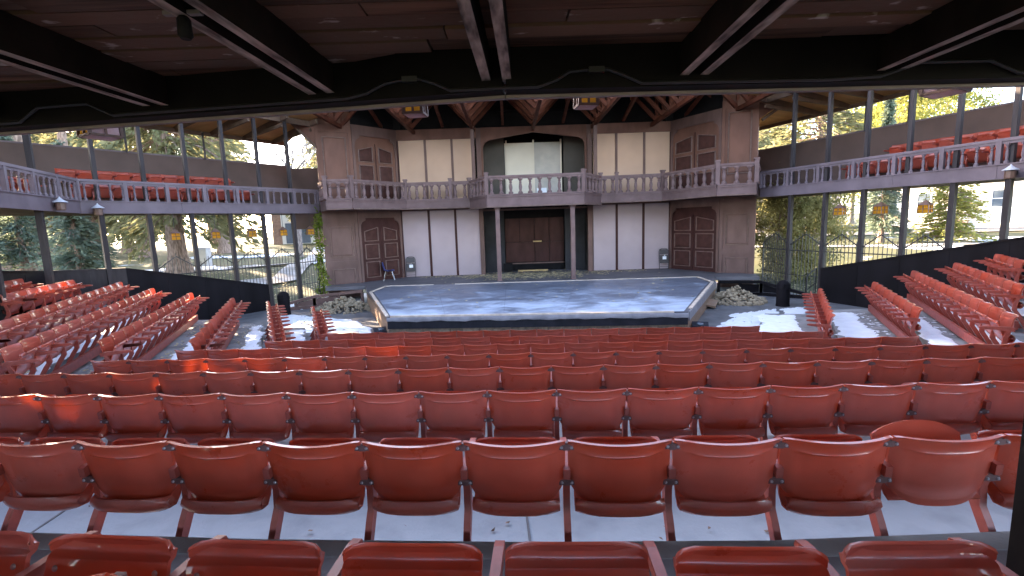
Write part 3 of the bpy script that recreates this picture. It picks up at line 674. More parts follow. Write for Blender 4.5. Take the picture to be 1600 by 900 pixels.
def rocks(label, c, n, rx, ry, h, seed):
    r = np.random.default_rng(seed); mb = MB()
    ico = [(0, 0, 1), (.89, 0, .45), (.28, .85, .45), (-.72, .53, .45), (-.72, -.53, .45), (.28, -.85, .45), (.72, .53, -.45), (-.28, .85, -.45), (-.89, 0, -.45), (-.28, -.85, -.45), (.72, -.53, -.45), (0, 0, -1)]
    fc = [(0, 1, 2), (0, 2, 3), (0, 3, 4), (0, 4, 5), (0, 5, 1), (1, 6, 2), (2, 7, 3), (3, 8, 4), (4, 9, 5), (5, 10, 1), (2, 6, 7), (3, 7, 8), (4, 8, 9), (5, 9, 10), (1, 10, 6), (11, 7, 6), (11, 8, 7), (11, 9, 8), (11, 10, 9), (11, 6, 10)]
    for i in range(n):
        a = r.uniform(0, 6.28); d = r.uniform()**.6*1.12; x, y = c[0]+rx*d*math.cos(a), c[1]+ry*d*math.sin(a)
        z = h*max(0, 1-d)**.9*r.uniform(.55, 1); s = r.uniform(.02, .055)+r.random()**4*.07
        S = s*r.uniform(.6, 1.2, 3); J = r.uniform(.8, 1.2, (12, 1))
        A = r.uniform(0, 3)
        V = [(x+(p[0]*math.cos(A)-p[1]*math.sin(A))*S[0]*J[k, 0], y+(p[0]*math.sin(A)+p[1]*math.cos(A))*S[1]*J[k, 0], z+s*.4+p[2]*S[2]*J[k, 0]) for k, p in enumerate(ico)]
        mb.add(V, fc)
    o = mb.build('rubble', 'rock'); tag(o, label, 'rock pile', 'rock piles beside the stage', 'stuff')
rocks('pale rock pile heaped beside the left side of the stage', (-6.15, 17.1), 620, 1.15, .75, .48, 5)
rocks('pale rock pile heaped beside the right side of the stage', (7.75, 16.2), 620, .85, .8, .55, 6)
o = MB().bar((6.35, 15.0, .10), (6.75, 15.75, .17), .34, .06, up=(.2, 0, 1)).build('board', 'sidewood'); tag(o, 'short brown board leaning on the right rock pile', 'board')

# ================================================================== TIRING HOUSE
def uvec(a, b):
    L = math.dist(a, b); return ((b[0]-a[0])/L, (b[1]-a[1])/L), ((b[1]-a[1])/L, -(b[0]-a[0])/L), L
W0, W1 = (-5.05, 22.2), (7.45, 22.2)
LD = ((-6.55, 20.6), (-5.05, 22.2)); RD = ((7.45, 22.2), (8.75, 19.9))
LO = ((-7.8, 19.95), (-6.55, 20.6)); RO = ((8.75, 19.9), (9.82, 19.1))
ZF, ZT = 4.02, 7.28
H = thing('stage_house', 'brown two storey timber stage house with cream panels behind the stage', 'building', (1.2, 22.2, 0))
def hw(x0, x1, z0, z1, m, name, off=0.0, t=.12): return MB().slab((x0, 22.2), (x1, 22.2), z0, z1, t, off).build(name, m, H)
# backing wall in pieces round the two centre openings
hw(-5.05, -1.22, .6, ZT, 'house', 'wall', -.05); hw(3.62, 7.45, .6, ZT, 'house', 'wall', -.05)
hw(-1.22, 3.62, 3.55, 4.02, 'house', 'wall', -.05)
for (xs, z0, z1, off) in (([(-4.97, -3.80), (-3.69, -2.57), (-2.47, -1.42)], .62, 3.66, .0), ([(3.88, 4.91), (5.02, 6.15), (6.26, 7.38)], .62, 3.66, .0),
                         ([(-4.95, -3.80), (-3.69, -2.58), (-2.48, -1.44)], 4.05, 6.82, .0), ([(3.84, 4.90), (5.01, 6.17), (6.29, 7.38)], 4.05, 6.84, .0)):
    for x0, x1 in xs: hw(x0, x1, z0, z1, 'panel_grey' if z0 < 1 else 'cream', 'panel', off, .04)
    for x in (xs[0][1]+.055, xs[1][1]+.055): hw(x-.05, x+.05, z0, z1, 'house_dark' if z0 < 1 else 'house', 'batten', .035, .08)
for x0, x1 in ((-5.05, -1.40), (3.80, 7.45)): hw(x0, x1, 6.82 if x0 < 0 else 6.84, ZT, 'house_upper', 'frieze', .05, .09)
for x in (-1.31, 3.72):
    for z0, z1 in ((.6, 3.66), (4.05, 6.83)): hw(x-.10, x+.10, z0, z1, 'house', 'post', .09, .14)
for x in (-5.02, 7.42): hw(x-.035, x+.035, .6, 6.8, 'house_dark', 'post', .06, .1)
# arch over the upper opening
ar = [(-1.21, 4.05), (-1.12, 4.05), (-1.12, 6.36), (-1.08, 6.52), (-.98, 6.64), (-.80, 6.72), (.2, 6.88), (1.20, 7.02), (2.2, 6.89), (3.22, 6.74), (3.42, 6.64), (3.50, 6.50), (3.52, 6.36), (3.52, 4.05), (3.61, 4.05), (3.61, ZT), (-1.21, ZT)]
# triangulated as two side pieces and a top band
for k in range(2, 12):
    (xa, za), (xb, zb) = ar[k], ar[k+1]
    MB().vprism([(xa, za), (xb, zb), (xb, ZT), (xa, ZT)], (0, 22.2), (1, 0), (0, -1), .14).build('arch', 'house_upper', H)
MB().slab((-1.21, 22.2), (-1.12, 22.2), 4.05, ZT, .14).build('arch', 'house_upper', H); MB().slab((3.52, 22.2), (3.61, 22.2), 4.05, ZT, .14).build('arch', 'house_upper', H)
# upper inner room: dark side flats, cream flats, black depths
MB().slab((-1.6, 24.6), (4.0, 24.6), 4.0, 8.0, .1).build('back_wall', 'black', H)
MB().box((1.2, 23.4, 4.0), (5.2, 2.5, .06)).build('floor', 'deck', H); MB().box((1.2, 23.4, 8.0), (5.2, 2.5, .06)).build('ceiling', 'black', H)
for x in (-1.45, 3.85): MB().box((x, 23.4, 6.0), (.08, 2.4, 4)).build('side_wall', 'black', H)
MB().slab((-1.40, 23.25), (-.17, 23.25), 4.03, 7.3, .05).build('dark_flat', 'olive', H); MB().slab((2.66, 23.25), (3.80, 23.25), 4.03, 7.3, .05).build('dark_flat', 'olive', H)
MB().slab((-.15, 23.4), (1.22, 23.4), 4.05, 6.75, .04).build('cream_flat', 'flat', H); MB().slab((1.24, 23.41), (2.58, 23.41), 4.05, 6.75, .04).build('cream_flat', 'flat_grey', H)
for x in (-.06, 1.24, 2.55): MB().box((x, 23.37, 5.46), (.07, .05, 2.82)).build('stile', 'flat', H)
o = MB().box((1.55, 22.6, 4.30), (.45, .04, .50)).build('card', 'paper'); tag(o, 'white card standing behind the centre balcony balusters', 'card')
o = MB().box((2.25, 22.6, 4.14), (.50, .30, .10)).build('card', 'paper'); tag(o, 'flat white card lying on the balcony floor', 'card')
# lower discovery space
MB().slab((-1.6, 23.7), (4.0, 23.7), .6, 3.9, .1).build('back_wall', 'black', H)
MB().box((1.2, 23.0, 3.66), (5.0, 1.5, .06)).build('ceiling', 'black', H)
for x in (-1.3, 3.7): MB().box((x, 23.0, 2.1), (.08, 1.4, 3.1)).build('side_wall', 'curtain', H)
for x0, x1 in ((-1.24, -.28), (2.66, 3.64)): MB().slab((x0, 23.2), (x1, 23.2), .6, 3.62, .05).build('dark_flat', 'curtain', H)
for i in range(4):
    x0 = -.26+i*.73
    MB().slab((x0+.012, 23.62), (x0+.718, 23.62), 2.02, 3.18, .05).build('door_panel', 'house_dark', H)
    if i != 1: MB().slab((x0+.012 if i != 0 else x0+.012, 23.62), (x0+(1.448 if i == 0 else .718), 23.62), 1.02, 2.0, .05).build('door_panel', 'house_dark', H)
MB().slab((-.3, 23.6), (2.66, 23.6), .93, .985, .06, .02).build('sill', 'mould', H)
MB().slab((-.3, 23.6), (2.66, 23.6), .6, .925, .04).build('riser', 'black', H)
o = MB().box((1.33, 23.55, 2.03), (.42, .05, .06)).build('ledge', 'timber', H)
o = MB().box((-.15, 23.1, .81), (.42, .42, .40)).bar((-.37, 22.88, 1.02), (.07, 22.88, 1.02), .03, .03).build('crate', 'black'); tag(o, 'small black crate on the stage by the dark doorway', 'crate')
o = MB().box((1.05, 22.95, .655), (1.45, .16, .06)).box((.5, 22.95, .615), (.10, .22, .03)).box((1.6, 22.95, .615), (.10, .22, .03)).build('timber_baulk', 'timber'); tag(o, 'yellow timber baulk lying on the stage floor in the centre doorway', 'timber')

# angled double doors, lower and upper
def raised(p0, u, n, a0, a1, z0, z1, parent, arch=0, fm='field'):
    """one raised field with sloping edges and a thin moulding round it; arch>0 slopes the head towards one side."""
    d = .028; g = .055
    P = lambda a, z, o: (p0[0]+u[0]*a+n[0]*o, p0[1]+u[1]*a+n[1]*o, z)
    zl, zr = (z1-(arch if arch > 0 else 0)*0, z1) if not arch else ((z1-.16, z1) if arch > 0 else (z1, z1-.16))
    V = [P(a0, z0, .004), P(a1, z0, .004), P(a1, zr, .004), P(a0, zl, .004), P(a0+g, z0+g, d), P(a1-g, z0+g, d), P(a1-g, zr-g, d), P(a0+g, zl-g, d)]
    o = MB().add(V, [(4, 5, 6, 7), (0, 1, 5, 4), (1, 2, 6, 5), (2, 3, 7, 6), (3, 0, 4, 7), (3, 2, 1, 0)]).build('raised_field', fm, parent)
    m = MB(); w = .03
    for (x0, y0, x1, y1) in ((a0, z0-w/2, a1, z0-w/2), (a0-w/2, z0-w, a0-w/2, zl+w), (a1+w/2, z0-w, a1+w/2, zr+w), (a0, zl+w/2, a1, zr+w/2)):
        m.bar(P(x0, y0, .02), P(x1, y1, .02), .04, w)
    m.build('moulding', 'mould', parent)
def double_door(ab, z0, z1, rows, mirror):
    (a, b) = ab; u, n, L = uvec(a, b)
    dr = MB().slab(a, b, z0, z1, .10, 0).build('double_door', 'house_dark' if z0 < 1 else 'house_upper', H)
    at = lambda t: (a[0]+u[0]*t, a[1]+u[1]*t)
    MB().slab(at(.0), at(.11), z0, z1, .08, .06).build('jamb', 'house', dr); MB().slab(at(L-.11), at(L), z0, z1, .08, .06).build('jamb', 'house', dr)
    m = L/2
    MB().slab(at(m-.012), at(m+.012), z0+.05, rows[-1][1]+.15, .03, .03).build('meeting_stile', 'house_dark', dr)
    for i, (r0, r1) in enumerate(rows):
        top = i == len(rows)-1
        raised(a, u, n, .30, m-.17, r0, r1, dr, .16 if top else 0); raised(a, u, n, m+.17, L-.30, r0, r1, dr, -.16 if top else 0)
    # curved corner brackets of the flat arch
    zt = rows[-1][1]+.34
    for s in (0, 1):
        pts = [(.11, zt-.42), (.13, zt-.20), (.20, zt-.08), (.36, zt), (.36, zt+.1), (.11, zt+.1)]
        if s: pts = [(L-x, z) for x, z in pts]
        mb = MB()
        for k in range(3):
            q = [pts[k], pts[k+1], (pts[k+1][0], zt+.1), (pts[k][0], zt+.1)]
            if abs(q[0][0]-q[1][0]) > .001: mb.vprism(q, (a[0]+n[0]*.055, a[1]+n[1]*.055), u, n, .06)
        mb.build('arch_bracket', 'house', dr)
    MB().slab(at(.11), at(L-.11), zt+.1, z1, .08, .055).build('head', 'house', dr)
for ab in (LD, RD):
    double_door(ab, .6, 3.725, [(.80, 1.45), (1.62, 2.22), (2.40, 2.95)], ab is RD)
    double_door(ab, ZF, ZT, [(4.25, 4.80), (4.98, 5.62), (5.80, 6.42)], ab is RD)
def bay(ab, tops):
    (a, b) = ab; u, n, L = uvec(a, b); at = lambda t: (a[0]+u[0]*t, a[1]+u[1]*t)
    for z0, z1 in ((-.05, 3.725), (ZF, tops)):
        lo = z0 < 1; hm = 'house' if lo else 'house_upper'
        w = MB().slab(a, b, z0, z1, .12, 0).build('bay_wall', hm, H)
        MB().slab(at(0), at(.13), z0+.02, z1-.02, .05, .045).build('stile', hm, w); MB().slab(at(L-.13), at(L), z0+.02, z1-.02, .05, .045).build('stile', hm, w)
        rails = [(.10, .40), (1.38, 1.62), (3.2, 3.66)] if lo else [(ZF, 4.45), (tops-.30, tops-.02)]
        for r0, r1 in rails: MB().slab(at(.13), at(L-.13), r0, r1-.03, .04, .038).build('rail', hm, w)
        flds = [(.45, 1.34), (1.68, 3.15)] if lo else [(4.55, tops-.40)]
        for f0, f1 in flds: raised(a, u, n, .27, L-.27, f0+.12, f1-.12, w, 0, hm)
bay(LO, 7.22); bay(RO, 7.55)
MB().slab((-8.7, 23.5), (-7.8, 19.95), -.05, 8.6, .12).build('side_wall', 'house', H); MB().slab((9.82, 19.1), (11.0, 23.5), -.05, 8.6, .12).build('side_wall', 'house', H)
for ab, z in ((LO, 7.22), (RO, 7.55)): MB().slab(ab[0], ab[1], z, 8.6, .1, -.02).build('gable', 'house_upper', H)
for ab in (LD, RD): MB().slab(ab[0], ab[1], ZT, 8.6, .1, -.04).build('gable', 'black', H)
MB().vprism([(0, 6.30), (-1.45, 7.86), (-1.45, 8.6), (0, 8.6)], (-7.8, 19.97), (1, .0), (0, -1), .1).build('gable', 'house_upper', H)
MB().vprism([(0, 6.66), (1.30, 7.52), (1.30, 8.6), (0, 8.6)], (9.84, 19.12), (1, .0), (0, -1), .1).build('gable', 'house_upper', H)
MB().bar((-7.78, 19.9, 6.28), (-9.3, 19.9, 7.92), .08, .10).build('brace', 'rafter', H); MB().bar((10.02, 19.24, 6.64), (11.4, 19.24, 7.6), .08, .10).build('brace', 'rafter', H)
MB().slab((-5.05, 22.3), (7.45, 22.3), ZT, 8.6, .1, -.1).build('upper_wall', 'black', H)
for x in (-5.05, 7.45): MB().box((x, 22.32, 7.93), (.5, .3, 1.34)).build('corner_post', 'black', H)
# timber posts from the balcony up to the trusses
for x in (-1.52, 3.86): MB().box((x, 21.45, 5.62), (.15, .15, 3.14)).build('post', 'house', H)

# ---- roof over the stage with its trusses
RF = thing('stage_roof', 'dark stage roof on red brown timber trusses', 'roof', (1.2, 19.5, 8.6))
MB().box((1.2, 20.4, 8.66), (20.6, 7.6, .12)).build('deck', 'black', RF)
nodes = [-6.9, -4.2, -1.52, 1.17, 3.86, 6.55, 9.2]
for Y in (21.45, 20.5, 19.6, 18.6, 17.6):
    MB().box((1.2, Y, 8.52), (20.0, .14, .14)).build('top_chord', 'truss', RF)
    for i, x in enumerate(nodes):
        MB().bar((x, Y, 7.22), (x, Y, 8.46), .12, .12).build('king_post', 'truss', RF)
        for s in (-1, 1): MB().bar((x+s*.05, Y+.01*s, 7.24), (x+s*1.25, Y+.01*s, 8.48), .12, .14).build('strut', 'truss', RF)
for x in nodes: MB().box((x, 19.5, 7.15), (.13, 5.4, .15)).build('tie_beam', 'truss', RF)
for i in range(len(nodes)-1):
    xm = (nodes[i]+nodes[i+1])/2
    MB().bar((xm, 21.9, 7.35), (xm, 17.0, 8.45), .11, .13).build('strut', 'truss', RF)
    for Y in (18.6, 20.5): MB().bar((xm, Y, 8.58), (xm, Y, 7.55+(21.9-Y)*.22), .09, .09).build('hanger', 'truss', RF)
MB().box((1.2, 16.65, 8.42), (20.6, .10, .40)).build('fascia', 'house', RF)

# ---- balcony
def baluster_mesh(h, r, n=8, m='balc', name='baluster'):
    p = [(.9, 0), (.9, .10), (.62, .14), (.45, .20), (.62, .34), (.66, .44), (.50, .62), (.36, .68), (.62, .72), (.40, .76), (.52, .84), (.9, .90), (.9, 1)]
    return mesh(MB().lathe([(r*a, h*b) for a, b in p], n), name, m, 35)
BL = thing('stage_balcony', 'mauve brown balcony with turned balusters across the stage house', 'balcony', (1.2, 21, 3.6))
BM = baluster_mesh(.62, .108)
def balustrade(parent, a, b, z0, zr, nb, bm, m, rail_w=.12, rail_h=.07, posts=(True, True), ph=.16, pw=.14, fascia=None, lean=0, mid=0):
    u, n, L = uvec(a, b)
    MB().bar((*a, zr-rail_h/2), (*b, zr-rail_h/2), rail_w, rail_h).build('handrail', m, parent)
    MB().bar((*lerp(a, b, .01), zr-rail_h-.035), (*lerp(a, b, .99), zr-rail_h-.035), rail_w*.55, .065).build('under_rail', m, parent)
    for i in range(nb):
        p = lerp(a, b, (i+.5)/nb); q = parent.location
        link(bm, 'baluster', parent, (p[0]-q[0], p[1]-q[1], z0-q[2]), random.uniform(0, .5))
    for f, p in zip(posts, (a, b)):
        if f: MB().box((p[0], p[1], (z0+zr+ph*.5)/2), (pw, pw, zr-z0+ph*.5), math.atan2(u[1], u[0])).box((p[0], p[1], zr+ph*.5+.03), (pw*1.3, pw*1.3, .06), math.atan2(u[1], u[0])).build('newel_post', m, parent)
Zb, Zr_, Zf_ = 3.69, 4.85, 4.02
bal = [((-7.05, 18.60), (-6.10, 18.72), 3), ((-6.10, 18.72), (-4.50, 21.05), 7), ((-4.50, 21.05), (-2.55, 21.15), 6), ((-2.55, 21.15), (-1.72, 21.15), 2), ((-1.72, 21.2), (-.88, 19.35), 5), ((-.88, 19.35), (2.98, 19.12), 10), ((2.98, 19.12), (3.98, 20.9), 5), ((3.98, 20.9), (4.68, 20.9), 2), ((4.68, 20.9), (6.58, 20.62), 6), ((6.58, 20.62), (7.68, 17.75), 7), ((7.68, 17.75), (8.90, 17.35), 3)]
for i, (a, b, nb) in enumerate(bal):
    zb = 3.60 if 4 <= i <= 6 else Zb
    balustrade(BL, a, b, Zf_+.10, Zr_, nb, BM, 'balc', posts=(True, i == len(bal)-1))
    MB().bar((*a, Zf_+.075), (*b, Zf_+.075), .16, .05).build('base_rail', 'balc', BL)
    u, n, L = uvec(a, b)
    MB().slab(a, b, zb+.05, Zf_+.045, .10, .03).build('fascia', 'balc', BL)
    MB().slab(a, b, zb, zb+.055, .12, .075).build('cornice', 'mould', BL)
    MB().slab(a, b, Zf_-.02, Zf_+.04, .12, .06).build('cornice', 'balc', BL)
# floor pieces behind the rails
for P in ([(-7.05, 18.6), (-6.1, 18.72), (-4.5, 21.05), (-4.5, 22.18), (-5.1, 22.15), (-6.55, 20.55), (-7.78, 19.9)], [(-4.5, 21.05), (-1.72, 21.15), (-1.72, 22.18), (-4.5, 22.18)], [(-1.72, 21.2), (-.88, 19.35), (2.98, 19.12), (3.98, 20.9), (3.98, 22.18), (-1.72, 22.18)], [(3.98, 20.9), (4.68, 20.9), (6.58, 20.62), (6.58, 22.18), (3.98, 22.18)], [(6.58, 20.62), (7.68, 17.75), (8.9, 17.35), (9.85, 19.05), (8.72, 19.85), (7.42, 22.18), (6.58, 22.18)]):
    MB().prism(P, 3.72, 4.0).build('floor', 'house_dark', BL)
for a, b in (((-7.78, 19.9), (-7.05, 18.6)), ((8.90, 17.35), (9.85, 19.05))):
    MB().slab(a, b, Zb, Zf_+.04, .1, .03).build('fascia', 'balc', BL); balustrade(BL, a, b, Zf_+.10, Zr_, 4, BM, 'balc', posts=(False, False))
for x, y in ((-.49, 19.5), (2.54, 19.33)): MB().box((x, y, 2.09), (.17, .17, 3.02)).box((x, y, .63), (.22, .22, .06)).box((x, y, 3.57), (.24, .24, .06)).build('column', 'balc', BL)

# ================================================================== SIDE GALLERIES
GB = baluster_mesh(.48, .055, 6, 'gallery')
def gallery(name, label, segs, base, rows, newel=1.12):
    G = thing(name, label, 'gallery', base)
    for si, (p, q, opt) in enumerate(segs):
        u, n, L = uvec(p, q)
        at = lambda t, o=0: (p[0]+u[0]*t+n[0]*o, p[1]+u[1]*t+n[1]*o)
        e0, e1 = opt.get('ext', (0, 0))
        D = opt.get('depth', 2.8)
        MB().prism([at(0, -.06), at(L, -.06), at(L+e1, -D), at(-e0, -D)], 3.655, 3.72).build('floor', 'gallery_dark', G)
        MB().prism([at(.3, -D), at(L-.3, -D), at(L-.3, -1.3), at(.3, -1.3)], 3.722, 4.24).build('tier', 'gallery_dark', G)
        MB().slab(at(0, -.02), at(L, -.02), 3.63, 3.97, .05).build('fascia', 'gallery', G)
        nf = max(1, round(L/2.44))
        for i in range(nf): MB().slab(at(L*i/nf+.003), at(L*(i+1)/nf-.003), 3.62+random.uniform(-.003, .003), 3.955, .022, random.uniform(-.002, .003)).build('fascia_board', 'gallery', G)
        MB().slab(at(0), at(L), 3.955, 3.985, .09, .03).build('ledge', 'gallery', G)
        nb = opt['nb']
        balustrade(G, at(0, -.03), at(L, -.03), 3.985, 4.58, nb, GB, 'gallery', .10, .07, (False, False))
        k = max(1, round(L/newel))
        for i in range(k+1): 
            pp = at(L*i/k, -.03); MB().box((pp[0], pp[1], 4.25), (.10, .10, .53), math.atan2(u[1], u[0])).build('newel_post', 'gallery', G)
        MB().slab(at(-e0, -D), at(L+e1, -D), 3.72, 5.80, .05).build('parapet', 'gallery_dark', G)
        MB().slab(at(-e0, -D), at(L+e1, -D), 5.80, 5.85, .09, .02).build('parapet_cap', 'gallery', G)
        # roof
        zi, zo = 7.28, opt.get('zo', 6.84)
        A = [at(-e0*.1, .45), at(L+e1*.1, .45), at(L+e1*1.2, -D-.25), at(-e0*1.2, -D-.25)]
        MB().prism(A, [zi+.18, zi+.18, zo, zo], [zi+.24, zi+.24, zo+.06, zo+.06]).build('roof_lining', 'ply', G)
        MB().prism(A, [zi+.245, zi+.245, zo+.065, zo+.065], [zi+.32, zi+.32, zo+.14, zo+.14]).build('roof', 'roofing', G)
        MB().slab(at(-e0, -D+.04), at(L+e1, -D+.04), zo-.13, zo+.01, .10).build('wall_plate', 'rafter', G)
        MB().slab(at(0, -.1), at(L, -.1), 7.10, 7.32, .10).build('header', 'rafter', G)
        nr = round(L/1.21)
        for i in range(nr+1):
            t = L*i/nr if nr else 0
            a, b = at(t, .3), at(t, -D-.1); MB().bar((*a, zi-.02), (*b, zo+.0), .09, .18).build('rafter', 'rafter', G)
            a, b = at(t, -.1), at(t, -D+.05); MB().bar((*a, 6.98), (*b, 6.80), .08, .12).build('collar_beam', 'rafter', G)
        for t in opt.get('posts', []):
            pp = at(t, -.12)
            MB().box((pp[0], pp[1], 5.5), (.10, .12, 3.5), math.atan2(u[1], u[0])).build('upper_post', 'post', G)
            MB().box((pp[0], pp[1], 1.80), (.12, .13, 3.70), math.atan2(u[1], u[0])).build('post', 'post', G)
        for t in opt.get('rear', []):
            pp = at(t, -D+.1); MB().box((pp[0], pp[1], 6.3), (.05, .05, 1.0)).build('rear_post', 'post', G)
    return G
AL0, AL, BLp = (-10.55, 10.1), (-12.0, 13.5), (-7.85, 19.90)
AR0, AR, BR = (9.58, 18.35), (12.6, 9.5), (11.0, 6.6)
def tpar(p, q, pts):
    u, n, L = uvec(p, q); return [(x-p[0])*u[0]+(y-p[1])*u[1] for x, y in pts]
Lposts = tpar(AL, BLp, [(-11.75, 13.88), (-11.11, 14.87), (-10.45, 15.88), (-9.78, 16.91), (-9.13, 17.91), (-8.46, 18.93)])
Rposts = tpar(AR0, AR, [(9.98, 17.16), (10.4, 15.92), (10.8, 14.74), (11.18, 13.63), (11.55, 12.57), (11.91, 11.52), (12.3, 10.4)])
GL = gallery('viewing_gallery', 'mauve grey open gallery with balustrade along the left side of the theatre',
        [((-7.45, 2.8), AL, {'nb': 42, 'posts': [1.5, 3, 4.5, 6, 7.5, 9.6], 'ext': (0, 1.1), 'depth': 2.8, 'zo': 6.3}), (AL, BLp, {'nb': 26, 'posts': Lposts, 'ext': (1.6, 0.6), 'rear': [2.2, 4.7]})], (-11, 14, 0), 2)  # first bay eave lowered out of view to block sun on near rows
GR = gallery('viewing_gallery', 'mauve grey open gallery with balustrade along the right side of the theatre',
        [(AR0, AR, {'nb': 32, 'posts': Rposts, 'ext': (3.2, .9), 'rear': [1.9, 3.3, 6.6]}), (AR, BR, {'nb': 12, 'posts': [1.6], 'ext': (.9, .6)}), (BR, (4.2, 2.9), {'nb': 26, 'posts': [1.5, 3, 4.5, 6], 'ext': (.6, 0)})], (11, 14, 0), 2)
o = MB().slab((-10.05, 22.0), (-8.2, 22.3), 3.0, 5.74, .08).build('end_wall', 'gallery_dark', GL)
# gallery seats facing the yard
def gseats(p, q, off, t0, t1, n, z, lab, grp, sx=.92):
    u, nn, L = uvec(p, q)
    for i in range(n):
        t = t0+(t1-t0)*(i+.5)/n; x, y = p[0]+u[0]*t-nn[0]*off, p[1]+u[1]*t-nn[1]*off
        rz = math.atan2(nn[1], nn[0])-math.pi/2
        w = 'at the left end' if i == 0 else ('at the right end' if i == n-1 else '%s from the left' % ORD[i])
        seat(x, y, z, rz, lab % w, grp, (t1-t0)/n/SW, 0, end=(i == n-1))
gseats(AL, BLp, .95, .1, 5.3, 11, 3.722, 'red gallery seat %s, front row, up in the left gallery', 'red seats in the galleries')
gseats(AL, BLp, 2.1, .1, 5.2, 11, 4.24, 'red gallery seat %s, back row, up in the left gallery', 'red seats in the galleries')
gseats(AR0, AR, .85, 2.75, 8.3, 12, 3.722, 'red gallery seat %s, front row, up in the right gallery', 'red seats in the galleries')
gseats(AR0, AR, 2.0, 3.3, 8.3, 11, 4.24, 'red gallery seat %s, back row, up in the right gallery', 'red seats in the galleries')
gseats(AL0, AL, .95, .2, 3.5, 7, 3.722, 'red gallery seat %s in the short bay of the left gallery', 'red seats in the galleries')

# low charcoal walls under the galleries
def lowwall(label, a, b, z0, zt, off=0, m='charcoal'):
    u, n, L = uvec(a, b)
    t = thing('low_wall', label, 'wall', (*a, 0), 'low dark walls round the seating')
    MB().slab(a, b, z0, zt, .10, off).build('wall_board', m, t)
    za, zb = zt if isinstance(zt, tuple) else (zt, zt)
    MB().bar((a[0]+n[0]*(off-.05), a[1]+n[1]*(off-.05), za+.02), (b[0]+n[0]*(off-.05), b[1]+n[1]*(off-.05), zb+.02), .15, .04).build('cap', m, t)
    k = max(2, round(L/1.22))
    for i in range(1, k):
        f = i/k; p = lerp(a, b, f); z = za+(zb-za)*f
        MB().box((p[0]+n[0]*(off+.004), p[1]+n[1]*(off+.004), (z0+z)/2-.02), (.05, .012, z-z0-.06), math.atan2(u[1], u[0])).build('cover_strip', m, t)
lowwall('dark low wall sloping down to the left gate', (-11.55, 14.20), (-9.20, 17.81), -.1, (1.97, .92))
lowwall('dark low wall sloping down to the right gate', (10.42, 15.85), (12.35, 10.25), -.1, (1.08, 2.42))
lowwall('dark low wall behind the upper left seats', (-8.3, 2.4), (-12.86, 13.15), -.1, (2.95, 2.03))
lowwall('short dark wall turning the corner behind the left seats', (-12.86, 13.15), (-11.55, 14.2), -.1, (2.03, 1.97), 0, 'post')
lowwall('dark low wall at the far right of the house beyond the frame edge', (12.35, 10.25), (5.2, 1.2), -.1, (2.42, 2.6))

# iron fence panels between the gallery posts
PK = mesh(MB().box((0, 0, .5), (.016, .016, 1.0)), 'picket', 'iron')
def fence(a, b, label, zs=1.85, zp=2.25, zr=1.66, z0=.03):
    u, n, L = uvec(a, b); ang = math.atan2(u[1], u[0]); t = thing('fence_panel', label, 'fence', (*a, z0), 'black iron fence panels between the gallery posts')
    P = lambda s, z: (a[0]+u[0]*s, a[1]+u[1]*s, z)
    f = MB()
    f.bar(P(.04, zr), P(L-.04, zr), .03, .035).bar(P(.04, z0+.12), P(L-.04, z0+.12), .03, .03).bar(P(.04, z0+.75), P(L-.04, z0+.75), .025, .025)
    f.bar(P(.04, z0), P(.04, zs), .035, .035).bar(P(L-.04, z0), P(L-.04, zs), .035, .035)
    f.bar(P(.04, zs), P(L/2, zp), .025, .03).bar(P(L/2, zp), P(L-.04, zs), .025, .03)
    f.build('frame', 'iron', t)
    k = max(3, round(L/.125))
    for i in range(1, k):
        s = L*i/k; top = zs+(zp-zs)*(1-abs(s-L/2)/(L/2))+.10
        o = link(PK, 'picket', t, (u[0]*s, u[1]*s, 0), ang); o.scale = (1, 1, top-z0)
LP = [(-11.75, 13.88), (-11.11, 14.87), (-10.45, 15.88), (-9.78, 16.91), (-9.13, 17.91), (-8.46, 18.93), (-7.95, 19.75)]
RP = [(10.0, 19.0), (9.98, 17.16), (10.4, 15.92), (10.8, 14.74), (11.18, 13.63), (11.55, 12.57)]
ou = Vector((-.838, .545))*.14; our = Vector((.946, .324))*.14
for i in range(1, 6):
    fence((LP[i][0]+ou.x, LP[i][1]+ou.y), (LP[i+1][0]+ou.x, LP[i+1][1]+ou.y), 'black iron fence panel with peaked top, %s from the left in the left gallery' % ORD[i-1])
for i in range(5):
    fence((RP[i][0]+our.x, RP[i][1]+our.y), (RP[i+1][0]+our.x, RP[i+1][1]+our.y), 'black iron fence panel with peaked top, %s from the left in the right gallery' % ORD[i])
# handrail by the right gate
t = thing('handrail', 'short black handrail beside the right litter bin', 'handrail', (9.6, 15.3, 0))
MB().tube([(9.6, 15.3, 0), (9.6, 15.3, .92), (10.3, 15.9, 1.12), (10.3, 15.9, .1)], .022, 6).build('rail', 'iron', t, smooth=50)
MB().tube([(9.6, 15.3, .45), (10.3, 15.9, .62)], .016, 6).build('mid_rail', 'iron', t)

